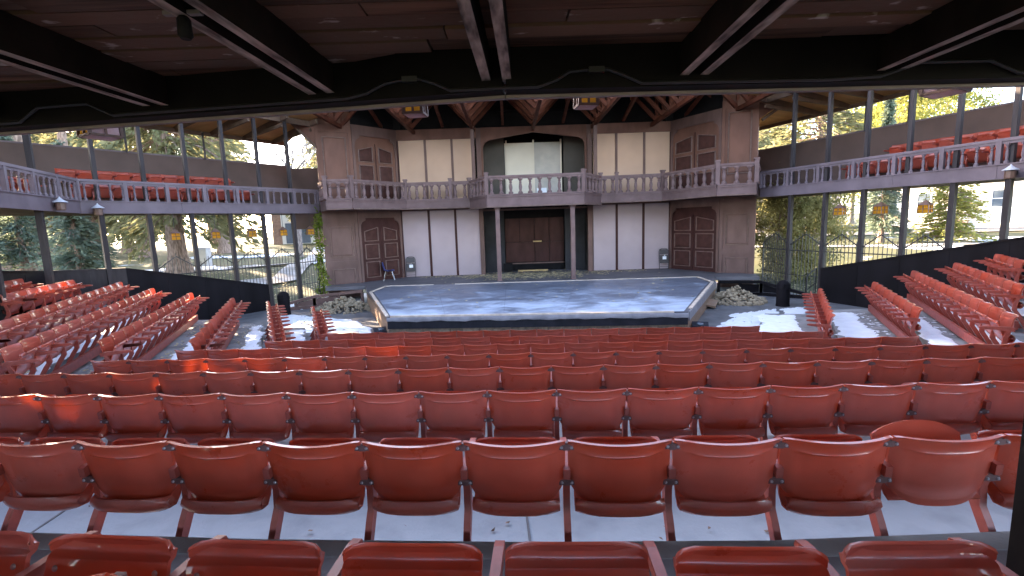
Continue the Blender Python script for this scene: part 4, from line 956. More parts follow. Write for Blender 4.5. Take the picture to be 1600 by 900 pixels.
# ================================================================== OVERHEAD GALLERY (the camera stands under it)
OG = thing('overhead_gallery', 'dark plank ceiling on paired beams of the gallery above the back rows', 'gallery', (0, 2.5, 3.6))
OB = [(7.4, 2.72), (4.4, 2.66), (0.0, 2.52), (-4.8, 3.24), (-7.4, 3.3)]
for a, b in zip(OB, OB[1:]):
    MB().slab(a, b, 3.59, 4.02, .09, -.03).build('fascia_beam', 'joist_side', OG)
    MB().slab(a, b, 3.575, 3.604, .034, .006).build('edge_trim', 'edge', OG)
    MB().slab(a, b, 3.66, 4.02, .03, .032).build('fascia_board', 'gallery', OG)
    balustrade(OG, a, b, 4.03, 4.62, 14, GB, 'gallery', .10, .07, (True, False))
    u, n, L = uvec(a, b)
    MB().prism([(a[0]+n[0]*.45, a[1]+n[1]*.45), (b[0]+n[0]*.45, b[1]+n[1]*.45), (b[0]-n[0]*4.6, b[1]-n[1]*4.6), (a[0]-n[0]*4.6, a[1]-n[1]*4.6)], [8.2, 8.2, 6.3, 6.3], [8.3, 8.3, 6.4, 6.4]).build('roof', 'roofing', OG)
MB().prism([(7.4, 2.66), (4.4, 2.60), (0, 2.46), (-4.8, 3.18), (-7.4, 3.24), (-7.4, -2.3), (7.4, -2.3)], 4.03, 4.09).build('floor', 'joist_side', OG)
y = -1.7
lim = lambda yy: 4.6 if yy < 2.42 else -(yy-2.42)/.15
while y < 3.1:
    w = random.choice([.125, .135, .145]); g = random.uniform(.010, .018); x = -4.6 - random.random()*2; zz = 3.800
    while x < lim(y):
        x1 = x+random.uniform(1.6, 3.4); a0, a1, b1 = max(-4.6, x), min(x1, lim(y))-.004, min(x1, lim(y+w))-.004; zz = 3.800+random.uniform(-.008, .008)
        if min(a1, b1)-a0 > .05:
            MB().prism([(a0+.004, y+g/2), (a1, y+g/2), (b1, y+w-g/2), (a0+.004, y+w-g/2)], zz-.015, zz+.015).build('plank', 'plank_stain' if random.random() < .4 else 'plank', OG)
        x = x1
    y += w
for xb in (-2.92, -1.88, -.94, -.04, .925, 1.91, 2.95):
    for s in (-.05, .05):
        p0, p1 = (xb+s, 2.44-.0*s + (0.12*abs(xb) if xb < 0 else 0.02*xb)*.98), (xb+s-.16, -1.9)
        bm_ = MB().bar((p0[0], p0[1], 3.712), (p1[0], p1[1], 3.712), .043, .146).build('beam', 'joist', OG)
        bm_.data.materials.append(MT['beam_shade'])          # shade put into the side colour, bounced light into the pale undersides
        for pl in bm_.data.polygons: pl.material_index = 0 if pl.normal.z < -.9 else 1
    MB().box((xb-.06, .9, 3.70), (.055, .09, .10)).build('spacer', 'joist', OG)
MB().box((0, -1.95, 1.7), (15.4, .1, .7)).build('rear_wall', 'charcoal', OG)  # unseen wall, kept low to let daylight in behind the seats
for x in (-6, -3.6, -1.2, 1.2, 3.6, 6): MB().box((x, -1.9, 3.0), (.14, .14, 1.3)).build('rear_post', 'charcoal', OG)
MB().box((-7.6, .3, 2.6), (.1, 4.6, 2.8)).build('end_wall', 'charcoal', OG); MB().box((7.6, .3, 1.8), (.1, 4.6, .9)).build('end_wall', 'charcoal', OG)  # unseen left wall added at full height to stop sun on near rows
o = MB().box((1.83, 1.50, 2.5), (.13, .13, 2.26)).build('support_post', 'charcoal'); tag(o, 'black support post at the right edge of the bottom seat row', 'post')
# conduit clipped along the inside of the beam, stepping over the lamp boxes
pts = []
def yb(x): return (2.52+(x)*.0318 if x > 0 else 2.52-x*.15) - .138
for x, z in ((-3.6, 3.608), (-2.75, 3.608), (-2.62, 3.678), (-2.3, 3.678), (-2.15, 3.608), (-.80, 3.603), (-.70, 3.618), (-.60, 3.658), (-.52, 3.668), (-.42, 3.668), (-.34, 3.638), (-.27, 3.603), (.16, 3.598), (.25, 3.628), (.31, 3.663), (.38, 3.668), (.50, 3.668), (.58, 3.638), (.66, 3.603), (1.6, 3.598), (1.85, 3.608), (2.05, 3.668), (2.4, 3.668), (2.55, 3.608), (4, 3.608)):
    pts.append((x, yb(x), z))
c = MB().tube(pts, .009, 6).build('conduit', 'conduit', smooth=60); tag(c, 'thin black cable conduit running along the inside of the overhead beam', 'conduit')
for x in (-.47, .44):
    MB().box((x, yb(x), 3.668), (.075, .03, .026)).build('clip', 'conduit', OG)
# small spot lamp hanging from the left beam pair
t = thing('spot_lamp', 'small black lamp hanging from the beam pair at upper left', 'lamp', (-1.02, 1.62, 3.64))
MB().lathe([(.012, 0), (.02, -.01), (.022, -.06), (.015, -.07)], 10, (-1.02, 1.62, 3.64)).build('lamp_body', 'black', t, smooth=50); MB().box((-1.02, 1.62, 3.648), (.12, .02, .012)).build('bracket', 'edge', t)

# ================================================================== LANTERNS
def lantern(x, y, zb, label, group, w=.26, hb=.22, hr=.14, ztop=3.62, rz=0.0, hang=True, m='amber'):
    t = thing('lantern', label, 'lantern', (x, y, zb), group, rz)
    f = MB(); h = w/2
    for sx in (-1, 1):
        for sy in (-1, 1): f.bar((sx*h, sy*h, 0), (sx*h*.92, sy*h*.92, hb), .018, .018)
    for z in (0.0, hb/2, hb):
        k = h*(1-.08*z/hb)
        for s in (-1, 1): f.bar((-k, s*k, z), (k, s*k, z), .014, .014).bar((s*k, -k, z), (s*k, k, z), .014, .014)
    for s in (-1, 1): f.bar((0, s*h, 0), (0, s*h*.92, hb), .012, .012).bar((s*h, 0, 0), (s*h*.92, 0, hb), .012, .012)
    f.build('frame', 'copper', t, loc=(0, 0, 0))
    for s in (-1, 1):
        k, k2 = h-.006, h*.92-.006
        MB().add([(-k, s*k, .005), (k, s*k, .005), (k2, s*k2, hb-.005), (-k2, s*k2, hb-.005)], [(0, 1, 2, 3)]).build('pane', 'milk' if s > 0 and not hang else m, t, loc=(0, 0, 0))
        MB().add([(s*k, -k, .005), (s*k, k, .005), (s*k2, k2, hb-.005), (s*k2, -k2, hb-.005)], [(0, 1, 2, 3)]).build('pane', 'milk' if m == 'amber' and not hang else m, t, loc=(0, 0, 0))
    g = h*1.12
    MB().add([(-g, -g, hb), (g, -g, hb), (g, g, hb), (-g, g, hb), (0, 0, hb+hr)], [(0, 1, 4), (1, 2, 4), (2, 3, 4), (3, 0, 4), (3, 2, 1, 0)]).build('cap', 'copper', t, loc=(0, 0, 0))
    if not hang: MB().box((0, 0, -.004), (w*.98, w*.98, .01)).build('bottom_plate', 'milk', t, loc=(0, 0, 0))
    if ztop: MB().tube([(0, 0, hb+hr-.01), (0, 0, ztop-zb)], .009, 5).build('chain', 'iron', t, loc=(0, 0, 0))
    return t
nm = ['first', 'second', 'third', 'fourth', 'fifth']
for i, (x, y) in enumerate([(-10.78, 15.38), (-10.10, 16.40), (-9.43, 17.45), (-8.77, 18.47), (-8.13, 19.45)]):
    lantern(x, y, 2.77, 'hanging amber lantern, %s from the left under the left gallery' % nm[i], 'amber lanterns hanging under the side galleries', rz=random.uniform(.4, .9))
for i, (x, y, zb) in enumerate([(10.6, 15.35, 2.87), (11.0, 14.18, 2.87), (11.37, 13.08, 2.86)]):
    lantern(x, y, zb, 'hanging amber lantern, %s from the left under the right gallery' % nm[i], 'amber lanterns hanging under the side galleries', rz=random.uniform(.2, .6))
def near(x, y, zb, label, w, rz):
    t = lantern(x, y, zb, label, 'lanterns hanging at the overhead gallery edge', w, w*1.15, w*.4, None, rz, False)
    MB().tube([(0, 0, w*1.5), (0, 0, w*1.5+.16), (0, 2.56-y+.1, w*1.5+.16)], .01, 6).build('arm', 'iron', t, loc=(0, 0, 0)).rotation_euler = (0, 0, -rz)
near(-.555, 3.02, 3.63, 'amber glass lantern left of centre below the overhead beam', .112, R(-6))
near(.490, 3.02, 3.645, 'amber glass lantern right of centre below the overhead beam', .112, R(8))
near(-2.66, 3.22, 3.60, 'reddish lantern at upper left below the overhead beam', .17, R(-30))
near(2.60, 2.92, 3.63, 'reddish lantern at upper right below the overhead beam', .17, R(28))
def wall_lantern(x, y, z, n, label):
    t = thing('wall_lantern', label, 'lantern', (x, y, z), 'white capped lamps on the gallery fascia')
    MB().lathe([(.155, 0), (.15, .012), (.075, .06), (.02, .11), (.012, .14)], 12).build('cap', 'whitemetal', t, smooth=40, loc=(0, 0, 0))
    MB().lathe([(.085, -.20), (.10, -.18), (.10, -.02), (.08, 0)], 8).build('lamp_body', 'copper', t, loc=(0, 0, 0))
    MB().bar((0, 0, -.06), (-n[0]*.22, -n[1]*.22, -.06), .03, .03).box((-n[0]*.2, -n[1]*.2, -.06), (.06, .06, .10)).build('bracket', 'iron', t, loc=(0, 0, 0))
wall_lantern(-11.2, 12.05, 3.84, (.92, -.39), 'white capped lamp on the left gallery fascia, left of the corner')
wall_lantern(-11.65, 13.65, 3.76, (.84, -.54), 'white capped lamp on the left gallery fascia, right of the corner')
wall_lantern(11.75, 11.3, 3.80, (-.946, -.324), 'white capped lamp on the right gallery fascia at the frame edge')

# ================================================================== SMALL THINGS ON THE STAGE AND FLOOR
t = thing('plastic_chair', 'blue plastic shell chair with metal legs on the left of the stage', 'chair', (-5.5, 21.2, ZS), rz=R(100))
mb = MB(); P = []; prof = [(-.22, .40), (-.20, .43), (-.05, .41), (.12, .42), (.20, .47), (.235, .58), (.27, .72), (.285, .80), (.29, .815)]
for j, (yy, z) in enumerate(prof):
    for i in range(7):
        q = -1+2*i/6; w = .215 if j < 6 else .205-.03*(j-5)*.5; P.append((q*w, -yy*-1-(.03*q*q if j > 4 else 0)*1, z+(.025*q*q if j < 5 else 0)))
nF = len(P); P2 = [(x, y+.008, z-.010) for x, y, z in P]
mb.add(P+P2, [(j*7+i, j*7+i+1, j*7+i+8, j*7+i+7) for j in range(8) for i in range(6)]+[(nF+j*7+i+7, nF+j*7+i+8, nF+j*7+i+1, nF+j*7+i) for j in range(8) for i in range(6)])
mb.build('shell', 'blue', t, smooth=60, loc=(0, 0, 0))
for sx in (-1, 1):
    for sy, yy in ((-1, -.17), (1, .17)): MB().tube([(sx*.14, yy*.8, .41), (sx*.22, yy*1.45, 0)], .012, 6).build('leg', 'chrome', t, loc=(0, 0, 0))
def folding(x, rz, label):
    t = thing('folding_chair', label, 'chair', (x, 22.05, ZS), 'folded metal chairs leaning on the cream panels', rz)
    MB().tube([(-.21, -.10, 0), (-.21, .02, .84), (-.17, .035, .93), (-.08, .04, .96), (.08, .04, .96), (.17, .035, .93), (.21, .02, .84), (.21, -.10, 0)], .014, 6).build('frame', 'brownmetal', t, loc=(0, 0, 0))
    MB().bar((0, -.02, .70), (0, .02, .93), .37, .02).build('backrest', 'brownmetal', t, loc=(0, 0, 0)); MB().bar((0, -.07, .28), (0, -.035, .66), .38, .025).build('seat', 'brownmetal', t, loc=(0, 0, 0))
    MB().bar((-.19, -.09, .12), (.19, -.09, .12), .02, .02).build('crossbar', 'brownmetal', t, loc=(0, 0, 0))
    p = MB().bar((.02, -.065, .46), (.02, -.052, .60), .17, .006).bar((.0, -.052, .62), (.05, -.046, .68), .10, .006).build('card', 'paper', t, loc=(0, 0, 0))
folding(-4.68, R(4), 'folded dark chair with a white card, left of the stage house panels')
folding(7.12, R(-4), 'folded dark chair with a white card, right of the stage house panels')
def bin_(x, y, z, label):
    t = thing('litter_bin', label, 'bin', (x, y, z), 'dome topped bins beside the gates')
    MB().lathe([(.205, 0), (.205, .05), (.195, .06), (.195, .56), (.21, .57), (.21, .60)], 20).build('body', 'charcoal', t, smooth=40, loc=(0, 0, 0))
    MB().lathe([(.205, .60), (.20, .68), (.17, .76), (.11, .82), (.04, .845), (.005, .85)], 20).build('dome_lid', 'charcoal', t, smooth=50, loc=(0, 0, 0))
    MB().bar((-.11, -.188, .69), (.11, -.188, .69), .02, .10).build('flap', 'black', t, loc=(0, 0, 0))
bin_(-8.05, 16.5, 0, 'dark dome topped litter bin beside the left gate'); bin_(8.78, 15.15, 0, 'dark dome topped litter bin beside the right gate')

def scatter(label, boxes, n, z, m, s, seed, zf=None):
    r = np.random.default_rng(seed); mb = MB()
    for i in range(n):
        x0, x1, y0, y1 = boxes[r.integers(len(boxes))]; x, y = r.uniform(x0, x1), r.uniform(y0, y1)
        q = s*r.uniform(.5, 1.2); a = r.uniform(0, 6.28); zz = (zf(x, y) if zf else z)
        ca, sa = math.cos(a)*q, math.sin(a)*q; h = r.uniform(.002, .02, 4)
        mb.add([(x-ca, y-sa, zz+h[0]), (x+sa*.6, y-ca*.6, zz+h[1]), (x+ca, y+sa, zz+h[2]), (x-sa*.6, y+ca*.6, zz+h[3])], [(0, 1, 2), (0, 2, 3)])
    o = mb.build('leaves', m); tag(o, label, 'leaves', None, 'stuff')
scatter('dry leaves drifted along the back of the stage', [(-2.2, 4.4, 20.6, 21.9), (-1.2, 3.2, 19.6, 22.6), (-.9, 2.4, 20.2, 22.9), (-4.2, 6.2, 21.4, 22.1)], 1700, ZS+.004, 'litter', .075, 1)
scatter('single dry leaves lying on the frosty stage floor', [(-4, 6, 13, 18.5), (-4.5, 7, 17, 21)], 110, ZS+.014, 'litter', .07, 2)
for k in range(1, 6):
    a, b = Lfar[k], Lnear[k]; q = []
    for i in range(26):
        p = lerp(a, b, i/25); q.append((p[0]+.10, p[0]+.42, p[1]-.05, p[1]+.15))
    scatter('dry leaves on the bare step before the %s left side row' % ORD[k], q, 110, LZ[k]+.004, 'litter', .04, 10+k)
for k in range(1, 5):
    a, b = Rfar[k], Rnear[k]; q = []
    for i in range(26):
        p = lerp(a, b, i/25); q.append((p[0]-.40, p[0]-.1, p[1]-.1, p[1]+.1))
    scatter('snow crumbs on the bare step before the %s right side row' % ORD[k], q, 60, RZ[k]+.004, 'snow', .06, 20+k)
scatter('dark leaf bits on the pale floor under the nearest full row of seats', [(-3.5, 3.5, 2.3, 3.2)], 34, LZ[6]+.018, 'bark', .018, 31)
scatter('dry leaves and grass tufts along the theatre fences', [(-16, -9, 20, 26), (10.5, 16, 15, 22)], 900, 0, 'litter', .07, 30, zf=lambda x, y: gz(x, y)+.06)

# ================================================================== TREES
def cards(name, C, Dx, Dy, m):
    """many small leaf quads: centres C, half axes Dx, Dy."""
    n = len(C); V = np.stack([C-Dx-Dy*.4, C-Dy, C+Dx-Dy*.2, C+Dy], 1).reshape(-1, 3).astype(np.float32)
    me = bpy.data.meshes.new(name); me.vertices.add(4*n); me.vertices.foreach_set('co', V.ravel())
    me.loops.add(4*n); me.loops.foreach_set('vertex_index', np.arange(4*n, dtype=np.int32))
    me.polygons.add(n); me.polygons.foreach_set('loop_start', np.arange(0, 4*n, 4, dtype=np.int32)); me.polygons.foreach_set('loop_total', np.full(n, 4, np.int32))
    me.update(calc_edges=True); me.materials.append(MT[m]); return me
def unit(v): return v/np.maximum(1e-6, np.linalg.norm(v, axis=-1, keepdims=True))
def crown_conifer(name, h, r, base, n_br, per, size, droop, m, seed, power=1.0, old=False):
    g = np.random.default_rng(seed); C = []; X = []; Y = []; limbs = MB()
    for b in range(n_br):
        t = (b+g.uniform())/n_br; z = base+(h-base)*t
        rr = r*((1-t)**power*.92+.08)*g.uniform(.55, 1.12)
        if old: rr = r*(math.sin(math.pi*min(1, .28+t*.78))**.8+.05)*g.uniform(.45, 1.1)
        a = g.uniform(0, 6.283); d = np.array([math.cos(a), math.sin(a), 0])
        e = d*rr + np.array([0, 0, -droop*rr*g.uniform(.6, 1.3)+(.25*rr if t > .8 else 0)])
        if old or g.random() < .5: limbs.tube([(0, 0, z), tuple(np.array([0, 0, z])+e*.5+np.array([0, 0, .08*rr])), tuple(np.array([0, 0, z])+e*.95)], [.035*rr*.5+.012, .02*rr*.5+.008, .006], 4)
        k = max(4, int(per*(rr/r+.25)))
        s = np.sort(g.uniform(.15 if not old else .3, 1, k)); base_p = np.array([0, 0, z])+np.outer(s, e)+np.outer(np.sin(s*math.pi)*.10*rr, [0, 0, 1])
        side = np.array([-d[1], d[0], 0]); wv = g.normal(0, .22*rr*.55, k)*(1.15-s)
        base_p += np.outer(wv, side)+np.stack([g.normal(0, .05, k), g.normal(0, .05, k), g.normal(-.10, .10, k)*(.6+rr*.3)], 1)
        dx = unit(e+np.outer(wv*2.2, side)+g.normal(0, .45, (k, 3))*rr*.5)
        dy = unit(np.cross(dx, g.normal(0, 1, (k, 3))+np.array([0, 0, 1.4])))
        sz = size*g.uniform(.5, 1.3, (k, 1)); C.append(base_p); X.append(dx*sz); Y.append(dy*sz*.34)
    return cards(name, np.concatenate(C), np.concatenate(X), np.concatenate(Y), m), limbs
def crown_loose(name, h, r, base, clumps, per, size, m, seed):
    g = np.random.default_rng(seed); C = []; X = []; Y = []; limbs = MB()
    for b in range(clumps):
        t = g.uniform(); z = base+(h-base)*t; rr = r*math.sin(math.pi*(.12+.8*t))**.7*math.sqrt(g.uniform(.1, 1)); a = g.uniform(0, 6.283)
        c = np.array([rr*math.cos(a), rr*math.sin(a), z]); q = r*g.uniform(.10, .26)
        if b % 3 == 0: limbs.tube([(0, 0, max(.3, z-rr*.8)), tuple(c*np.array([.5, .5, 1])-np.array([0, 0, .2*rr])), tuple(c)], [.05, .03, .01], 4)
        P = c+g.normal(0, 1, (per, 3))*q*np.array([1, 1, .7]); dx = unit(g.normal(0, 1, (per, 3))+np.array([0, 0, -.5])); dy = unit(np.cross(dx, g.normal(0, 1, (per, 3))))
        sz = size*g.uniform(.5, 1.3, (per, 1)); C.append(P); X.append(dx*sz); Y.append(dy*sz*.5)
    return cards(name, np.concatenate(C), np.concatenate(X), np.concatenate(Y), m), limbs
def trunk_mesh(h, r, bend, m, seed):
    g = np.random.default_rng(seed); mb = MB(); n = 9; k = 14; V = []
    for i in range(k+1):
        t = i/k; rad = r*(1-t)**.8*(1+.55*max(0, .06-t)/.06)+.015; cx, cy = bend*math.sin(t*2.2), bend*.6*math.sin(t*3.1)
        for j in range(n):
            a = 2*math.pi*j/n; w = rad*(1+.07*math.sin(3*a+seed)+g.normal(0, .03)); V.append((cx+w*math.cos(a), cy+w*math.sin(a), t*h-.15))
    mb.add(V, [(i*n+j, i*n+(j+1) % n, (i+1)*n+(j+1) % n, (i+1)*n+j) for i in range(k) for j in range(n)])
    return mesh(mb, 'trunk', m, 60)
KINDS = {}
def kind(key, crown, limbs, trunk, bark):
    lm = mesh(limbs, 'limbs', bark) if limbs.v else None; KINDS[key] = (crown, lm, trunk)
cr, lb = crown_conifer('crown', 17, 4.4, 3.0, 190, 130, .21, .55, 'needle_grey', 1, old=True); kind('old', cr, lb, trunk_mesh(16.5, .46, .25, 'bark', 3), 'bark')
cr, lb = crown_conifer('crown', 21, 4.6, 12.5, 140, 110, .22, .35, 'needle_olive', 2, old=True); kind('tall', cr, lb, trunk_mesh(20.5, .44, .2, 'bark', 4), 'bark')
cr, lb = crown_conifer('crown', 27, 4.6, 18.2, 110, 90, .24, .25, 'needle_olive', 12, old=True); kind('high', cr, lb, trunk_mesh(26, .36, .2, 'bark', 14), 'bark')
cr, lb = crown_conifer('crown', 6.0, 1.55, .25, 230, 60, .12, .28, 'needle_blue', 3); kind('young', cr, lb, trunk_mesh(5.8, .10, .03, 'bark', 5), 'bark')
cr, lb = crown_conifer('crown', 9.2, 1.75, .9, 240, 60, .14, .30, 'needle_blue', 4); kind('blue', cr, lb, trunk_mesh(9.0, .16, .04, 'bark', 6), 'bark')
cr, lb = crown_conifer('crown', 6.6, 2.3, .35, 190, 70, .13, .20, 'needle_yellow', 5, power=.8); kind('sunny', cr, lb, trunk_mesh(6.3, .12, .03, 'bark', 7), 'bark')
cr, lb = crown_loose('crown', 5.2, 1.75, .25, 105, 150, .075, 'needle_olive', 6); kind('juniper', cr, lb, trunk_mesh(4.6, .13, .35, 'bark', 8), 'bark')
cr, lb = crown_loose('crown', 15, 4.2, 4.0, 110, 150, .16, 'needle_yellow', 7); kind('leafy', cr, lb, trunk_mesh(13, .32, .5, 'bark_grey', 9), 'bark_grey')
cr, lb = crown_conifer('crown', 15, 3.6, 4.2, 120, 100, .20, .25, 'needle_grey', 8, old=True); kind('pine', cr, lb, trunk_mesh(14.5, .40, .35, 'bark', 10), 'bark')
def tree(key, x, y, s, label, group=None, rz=None, cat='tree', name='tree'):
    t = thing(name, label, cat, (x, y, gz(x, y)), group, random.uniform(0, 6.28) if rz is None else rz); t.scale = (s, s, s)
    c, l, tr = KINDS[key]; tk = link(tr, 'trunk', t); 
    if c: link(c, 'crown', t)
    if l: link(l, 'limbs', tk)['kind'] = 'stuff'
    return t
tree('tall', -29.0, 28.9, 1.4, 'tall conifer with pinkish trunk left of the small spruce', name='conifer')
for _x, _y, _l in ((-30.5, 22.6, 'added high crowned conifer blocking sun at the outer left edge of the lawn'), (-31.5, 26.8, 'added high crowned conifer blocking sun just left of the pinkish trunk'), (-34, 32, 'added high crowned conifer blocking sun behind the pinkish trunk'), (-30.5, 33.5, 'added high crowned conifer blocking sun right of the pinkish trunk'), (-36, 25, 'added conifer blocking sun far out beyond the left spruce row'), (-43, 38.5, 'added high crowned conifer blocking sun far behind the pinkish trunk'), (-41, 33, 'added high crowned conifer blocking sun far left behind the spruce row')):
    tree('high', _x, _y, .95, _l, name='conifer')  # added crowns keep sun over the gallery roof off the right seats
tree('old', -46, 44.5, 1.1, 'old conifer with brown trunk at the far left of the lawn', name='conifer')
tree('young', -18.6, 20.4, 1.0, 'young blue green spruce standing by the left gallery', name='spruce')
tree('old', -31.5, 41, 1.05, 'conifer with pale grey trunk on the sunny left lawn', name='conifer')
tree('old', -17.6, 25.2, 1.0, 'big old conifer with thick trunk behind the left fence', name='conifer')
tree('pine', -27, 45, 1.15, 'conifer behind the middle lantern of the left gallery', name='conifer')
tree('pine', 19.6, 31, 1.0, 'pine with orange trunk rising behind the right juniper', name='pine')
tree('juniper', 13.3, 21.6, 1.0, 'olive juniper bush tree against the right fence', name='juniper')
tree('juniper', 12.2, 21.0, .80, 'smaller juniper close to the stage house side wall', name='juniper')
tree('blue', 23.8, 30.5, 1.0, 'blue spruce behind the middle right lantern', name='spruce')
tree('sunny', 26.4, 28.6, 1.0, 'sunlit yellow green young spruce at right', name='spruce')
tree('old', 20, 42, .9, 'grey green conifer behind the blue spruce', name='conifer')
tree('leafy', 44, 55, 1.1, 'yellow green leafy tree above the right gallery', name='leafy_tree')
tree('leafy', 56, 62, 1.2, 'tall yellowing tree beside the brown roof', name='leafy_tree')
for _x, _y in ((-29.6, 20.6), (-28.4, 22.4), (-27.3, 24.1), (-26.4, 25.8)): tree('blue', _x, _y, 1.1, 'added blue green spruce blocking sun, %s from the left in the lawn edge row' % ORD[round((_y-20.6)/1.73)], 'added spruces blocking sun at the left edge of the lawn', name='spruce')  # row added to keep the sun off the left seat block
far = [('old', -45, 52, 1.1), ('pine', -38, 62, 1.2), ('old', -58, 60, 1.2), ('old', -54, 48, 1.1), ('pine', -66, 50, 1.2), ('old', -72, 72, 1.3), ('pine', -46, 74, 1.2), ('old', -62, 42, 1.2), ('old', -70, 40, 1.2), ('pine', -52, 58, 1.2), ('old', 26, 50, 1.0), ('pine', 33, 62, 1.1), ('old', -22, 58, 1.0), ('old', -40, 50, 1.1), ('pine', -33, 56, 1.1), ('old', -62, 66, 1.2), ('leafy', 50, 70, 1.1), ('old', 30, 72, 1.1), ('pine', 16, 66, 1.1), ('leafy', 62, 80, 1.2), ('old', 40, 84, 1.1)]
far.sort(key=lambda q: q[1]/q[2])
for k, (ky, x, y, s) in enumerate(far):
    tree(ky, x, y, s, 'distant tree, %s from the left in the far belt beyond the lawn' % ORD[k], 'trees beyond the lawn', name='distant_tree')
# bare tree against the bright sky at left
def bare(x, y, s, label):
    t = thing('bare_tree', label, 'tree', (x, y, gz(x, y))); mb = MB(); g = random.Random(4)
    def br(p, d, L, r, k):
        q = p+d*L; mid = p+d*L*.5+Vector((g.uniform(-.1, .1), g.uniform(-.1, .1), .05))*L; mb.tube([p, mid, q], [r, r*.8, r*.6], 5)
        if k:
            for i in range(3):
                e = (d+Vector((g.uniform(-.8, .8), g.uniform(-.8, .8), g.uniform(-.1, .6)))).normalized(); br(p+d*L*g.uniform(.55, 1), e, L*g.uniform(.6, .8), r*.55, k-1)
    MB().tube([(x, y, gz(x, y)-.1), (x+.1, y, gz(x, y)+2.8*s)], [.22*s, .16*s], 8).build('trunk', 'bark_grey', t)
    br(Vector((x+.1, y, gz(x, y)+2.7*s)), Vector((.1, 0, 1)).normalized(), 2.0*s, .15*s, 4); mb.build('branches', 'bark_grey', t)
bare(-16.0, 36, 1.25, 'leafless tree against the bright sky left of the stage house')
# ivy on the left corner of the stage house
g = np.random.default_rng(12); n = 1500; z = g.uniform(.2, 4.0, n); C = np.stack([-7.98+g.normal(0, .10+.03*np.sin(z*3), n)-.05*np.sin(z*5), 19.86+g.normal(0, .07, n), z], 1)
dx = unit(g.normal(0, 1, (n, 3))); dy = unit(np.cross(dx, g.normal(0, 1, (n, 3)))); sz = g.uniform(.025, .065, (n, 1))
t = thing('ivy', 'yellow green ivy climbing the left corner of the stage house', 'ivy', (0, 0, 0)); link(cards('leaves', C, dx*sz, dy*sz*.8, 'ivy'), 'leaves', t)
MB().tube([(-7.95, 19.84, .0), (-7.99, 19.84, 1.2), (-7.93, 19.84, 2.4), (-8.0, 19.84, 3.8)], .018, 5).build('stem', 'bark', t)

# ================================================================== BUILDINGS OUTSIDE
def window(parent, a, u, n, s, z, w, h, bars=(1, 1), fm='frame'):
    P = lambda q: (a[0]+u[0]*q, a[1]+u[1]*q)
    f = MB(); f.slab(P(s-.08), P(s), z-.08, z+h+.08, .14, .05).slab(P(s+w), P(s+w+.08), z-.08, z+h+.08, .14, .05).slab(P(s), P(s+w), z-.08, z, .14, .06).slab(P(s), P(s+w), z+h, z+h+.08, .14, .05)
    for i in range(1, bars[0]+1): q = s+w*i/(bars[0]+1); f.slab(P(q-.025), P(q+.025), z, z+h, .06, .035)
    for i in range(1, bars[1]+1): q = z+h*i/(bars[1]+1); f.slab(P(s), P(s+w), q-.025, q+.025, .06, .033)
    o = f.build('window', fm, parent); MB().slab(P(s), P(s+w), z, z+h, .04, .012).build('pane', 'glass', o)
def block(a, b, depth, z0, z1, m, t):
    u, n, L = uvec(a, b); P = [a, b, (b[0]-n[0]*depth, b[1]-n[1]*depth), (a[0]-n[0]*depth, a[1]-n[1]*depth)]
    MB().prism(P, z0, z1).build('wall', m, t); return u, n, L
B1 = thing('house', 'bright cream building with sash windows and brown hipped roof at right', 'building', (42, 42, 1))
a, b = (37.0, 50.5), (51, 29); u, n, L = block(a, b, 9, 0, 8.2, 'bldg_white', B1)
for s in np.arange(2.2, L-2, 2.6): window(B1, a, u, n, s, 3.0, .95, 1.45, (0, 1)); window(B1, a, u, n, s, 6.0, .95, 1.4, (0, 1))
P = [(a[0]+n[0]*.7-u[0]*.7, a[1]+n[1]*.7-u[1]*.7), (b[0]+n[0]*.7+u[0]*.7, b[1]+n[1]*.7+u[1]*.7), (b[0]-n[0]*9.7+u[0]*.7, b[1]-n[1]*9.7+u[1]*.7), (a[0]-n[0]*9.7-u[0]*.7, a[1]-n[1]*9.7-u[1]*.7)]
MB().prism(P, 8.2, 8.55).build('eave', 'bldg_white', B1)
r0 = (a[0]-n[0]*4.5+u[0]*5, a[1]-n[1]*4.5+u[1]*5, 11.6); r1 = (b[0]-n[0]*4.5-u[0]*5, b[1]-n[1]*4.5-u[1]*5, 11.6)
MB().add([(*q, 8.56) for q in P]+[r0, r1], [(0, 1, 5, 4), (1, 2, 5), (2, 3, 4, 5), (3, 0, 4), (3, 2, 1, 0)]).build('roof', 'bldg_roof', B1)
MB().slab((a[0]+u[0]*7.4, a[1]+u[1]*7.4), (a[0]+u[0]*8.6, a[1]+u[1]*8.6), 1.5, 1.9, .5, .5).build('planter', 'brick', B1)
B2 = thing('house', 'pinkish building with blue doors behind the blue spruce', 'building', (30, 56, 1))
a, b = (22, 62), (36.2, 52.5); u, n, L = block(a, b, 8, 0, 7.0, 'bldg_pink', B2)
for s in np.arange(1.0, L-1.5, 2.4): window(B2, a, u, n, s, 4.6, 1.0, 1.4, (1, 1))
for s in (12.0, 14.4): 
    if s+1.3 < L: MB().slab((a[0]+u[0]*s, a[1]+u[1]*s), (a[0]+u[0]*(s+1.3), a[1]+u[1]*(s+1.3)), 1.2, 3.6, .1, .04).build('door', 'bluedoor', B2)
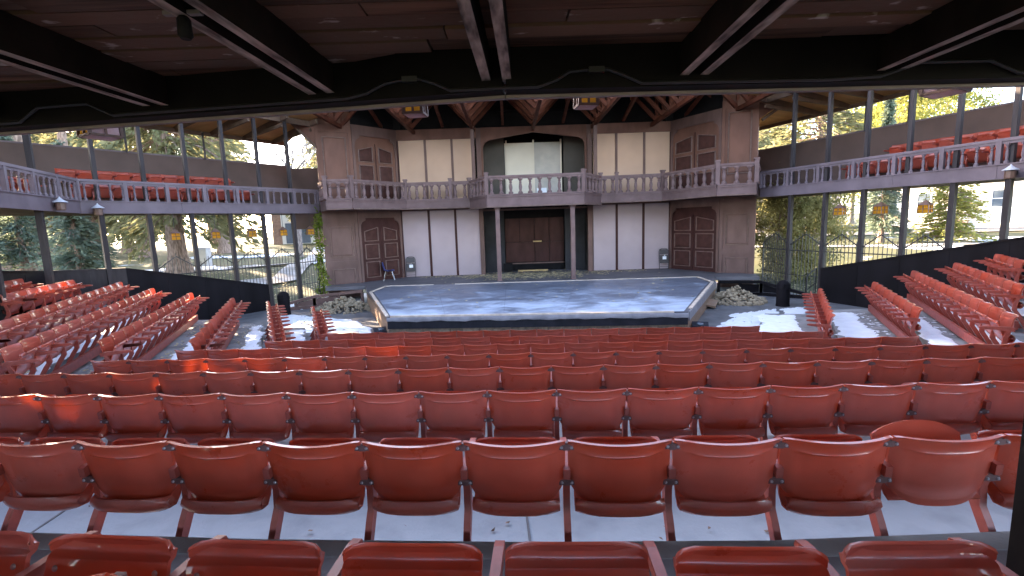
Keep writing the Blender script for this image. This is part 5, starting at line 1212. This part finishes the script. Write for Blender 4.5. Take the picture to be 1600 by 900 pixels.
MB().prism([(a[0]+n[0]*.5, a[1]+n[1]*.5), (b[0]+n[0]*.5, b[1]+n[1]*.5), (b[0]-n[0]*8, b[1]-n[1]*8), (a[0]-n[0]*8, a[1]-n[1]*8)], 7.0, 7.3).build('roof', 'bldg_roof', B2)
B3 = thing('house', 'brick building with white framed window bands beyond the left lawn', 'building', (-28, 62, 1))
a, b = (-30.8, 62), (-17, 64); u, n, L = block(a, b, 10, 0, 9.5, 'brick', B3)
for s in np.arange(.6, L-1.8, 1.9):
    for z in ((4.3, 7.3) if s > 3 else (7.3,)): window(B3, a, u, n, s, z, 1.6, 1.5, (1, 0))
for s in np.arange(7.5, L-1.8, 2.6): window(B3, a, u, n, s, 1.6, 1.4, 1.6, (1, 1))
MB().slab((a[0]+u[0]*1.2, a[1]+u[1]*1.2), (a[0]+u[0]*5.2, a[1]+u[1]*5.2), 1.2, 7.0, .2, .25).build('porch_wall', 'bldg_white', B3)
for s in (1.7, 3.4): d = MB().slab((a[0]+u[0]*s, a[1]+u[1]*s), (a[0]+u[0]*(s+1.3), a[1]+u[1]*(s+1.3)), 1.3, 3.9, .1, .33).build('door', 'bluedoor', B3)
MB().prism([(a[0]+n[0]*.3, a[1]+n[1]*.3), (b[0]+n[0]*.3, b[1]+n[1]*.3), (b[0]-n[0]*10, b[1]-n[1]*10), (a[0]-n[0]*10, a[1]-n[1]*10)], 9.5, 9.9).build('roof', 'frame', B3)
x, y = -19.4, 30.0
t = thing('utility_box', 'pale grey utility box standing on the left lawn', 'utility box', (x, y, gz(x, y)))
MB().box((x, y, gz(x, y)+.55), (.7, .5, 1.1)).build('cabinet', 'whitemetal', t); MB().box((x, y, gz(x, y)+1.13), (.8, .6, .06)).build('lid', 'whitemetal', t); MB().box((x, y-.255, gz(x, y)+.6), (.6, .02, .9)).build('door', 'flat_grey', t)
x, y = -20.3, 23.6
t = thing('bollard', 'small grey bollard by the path behind the left gallery', 'bollard', (x, y, gz(x, y)))
MB().lathe([(.12, 0), (.10, .05), (.09, .75), (.11, .78), (.11, .9), (.05, .98), (.01, 1.0)], 10, (x, y, gz(x, y))).build('shaft', 'post', t, smooth=40)
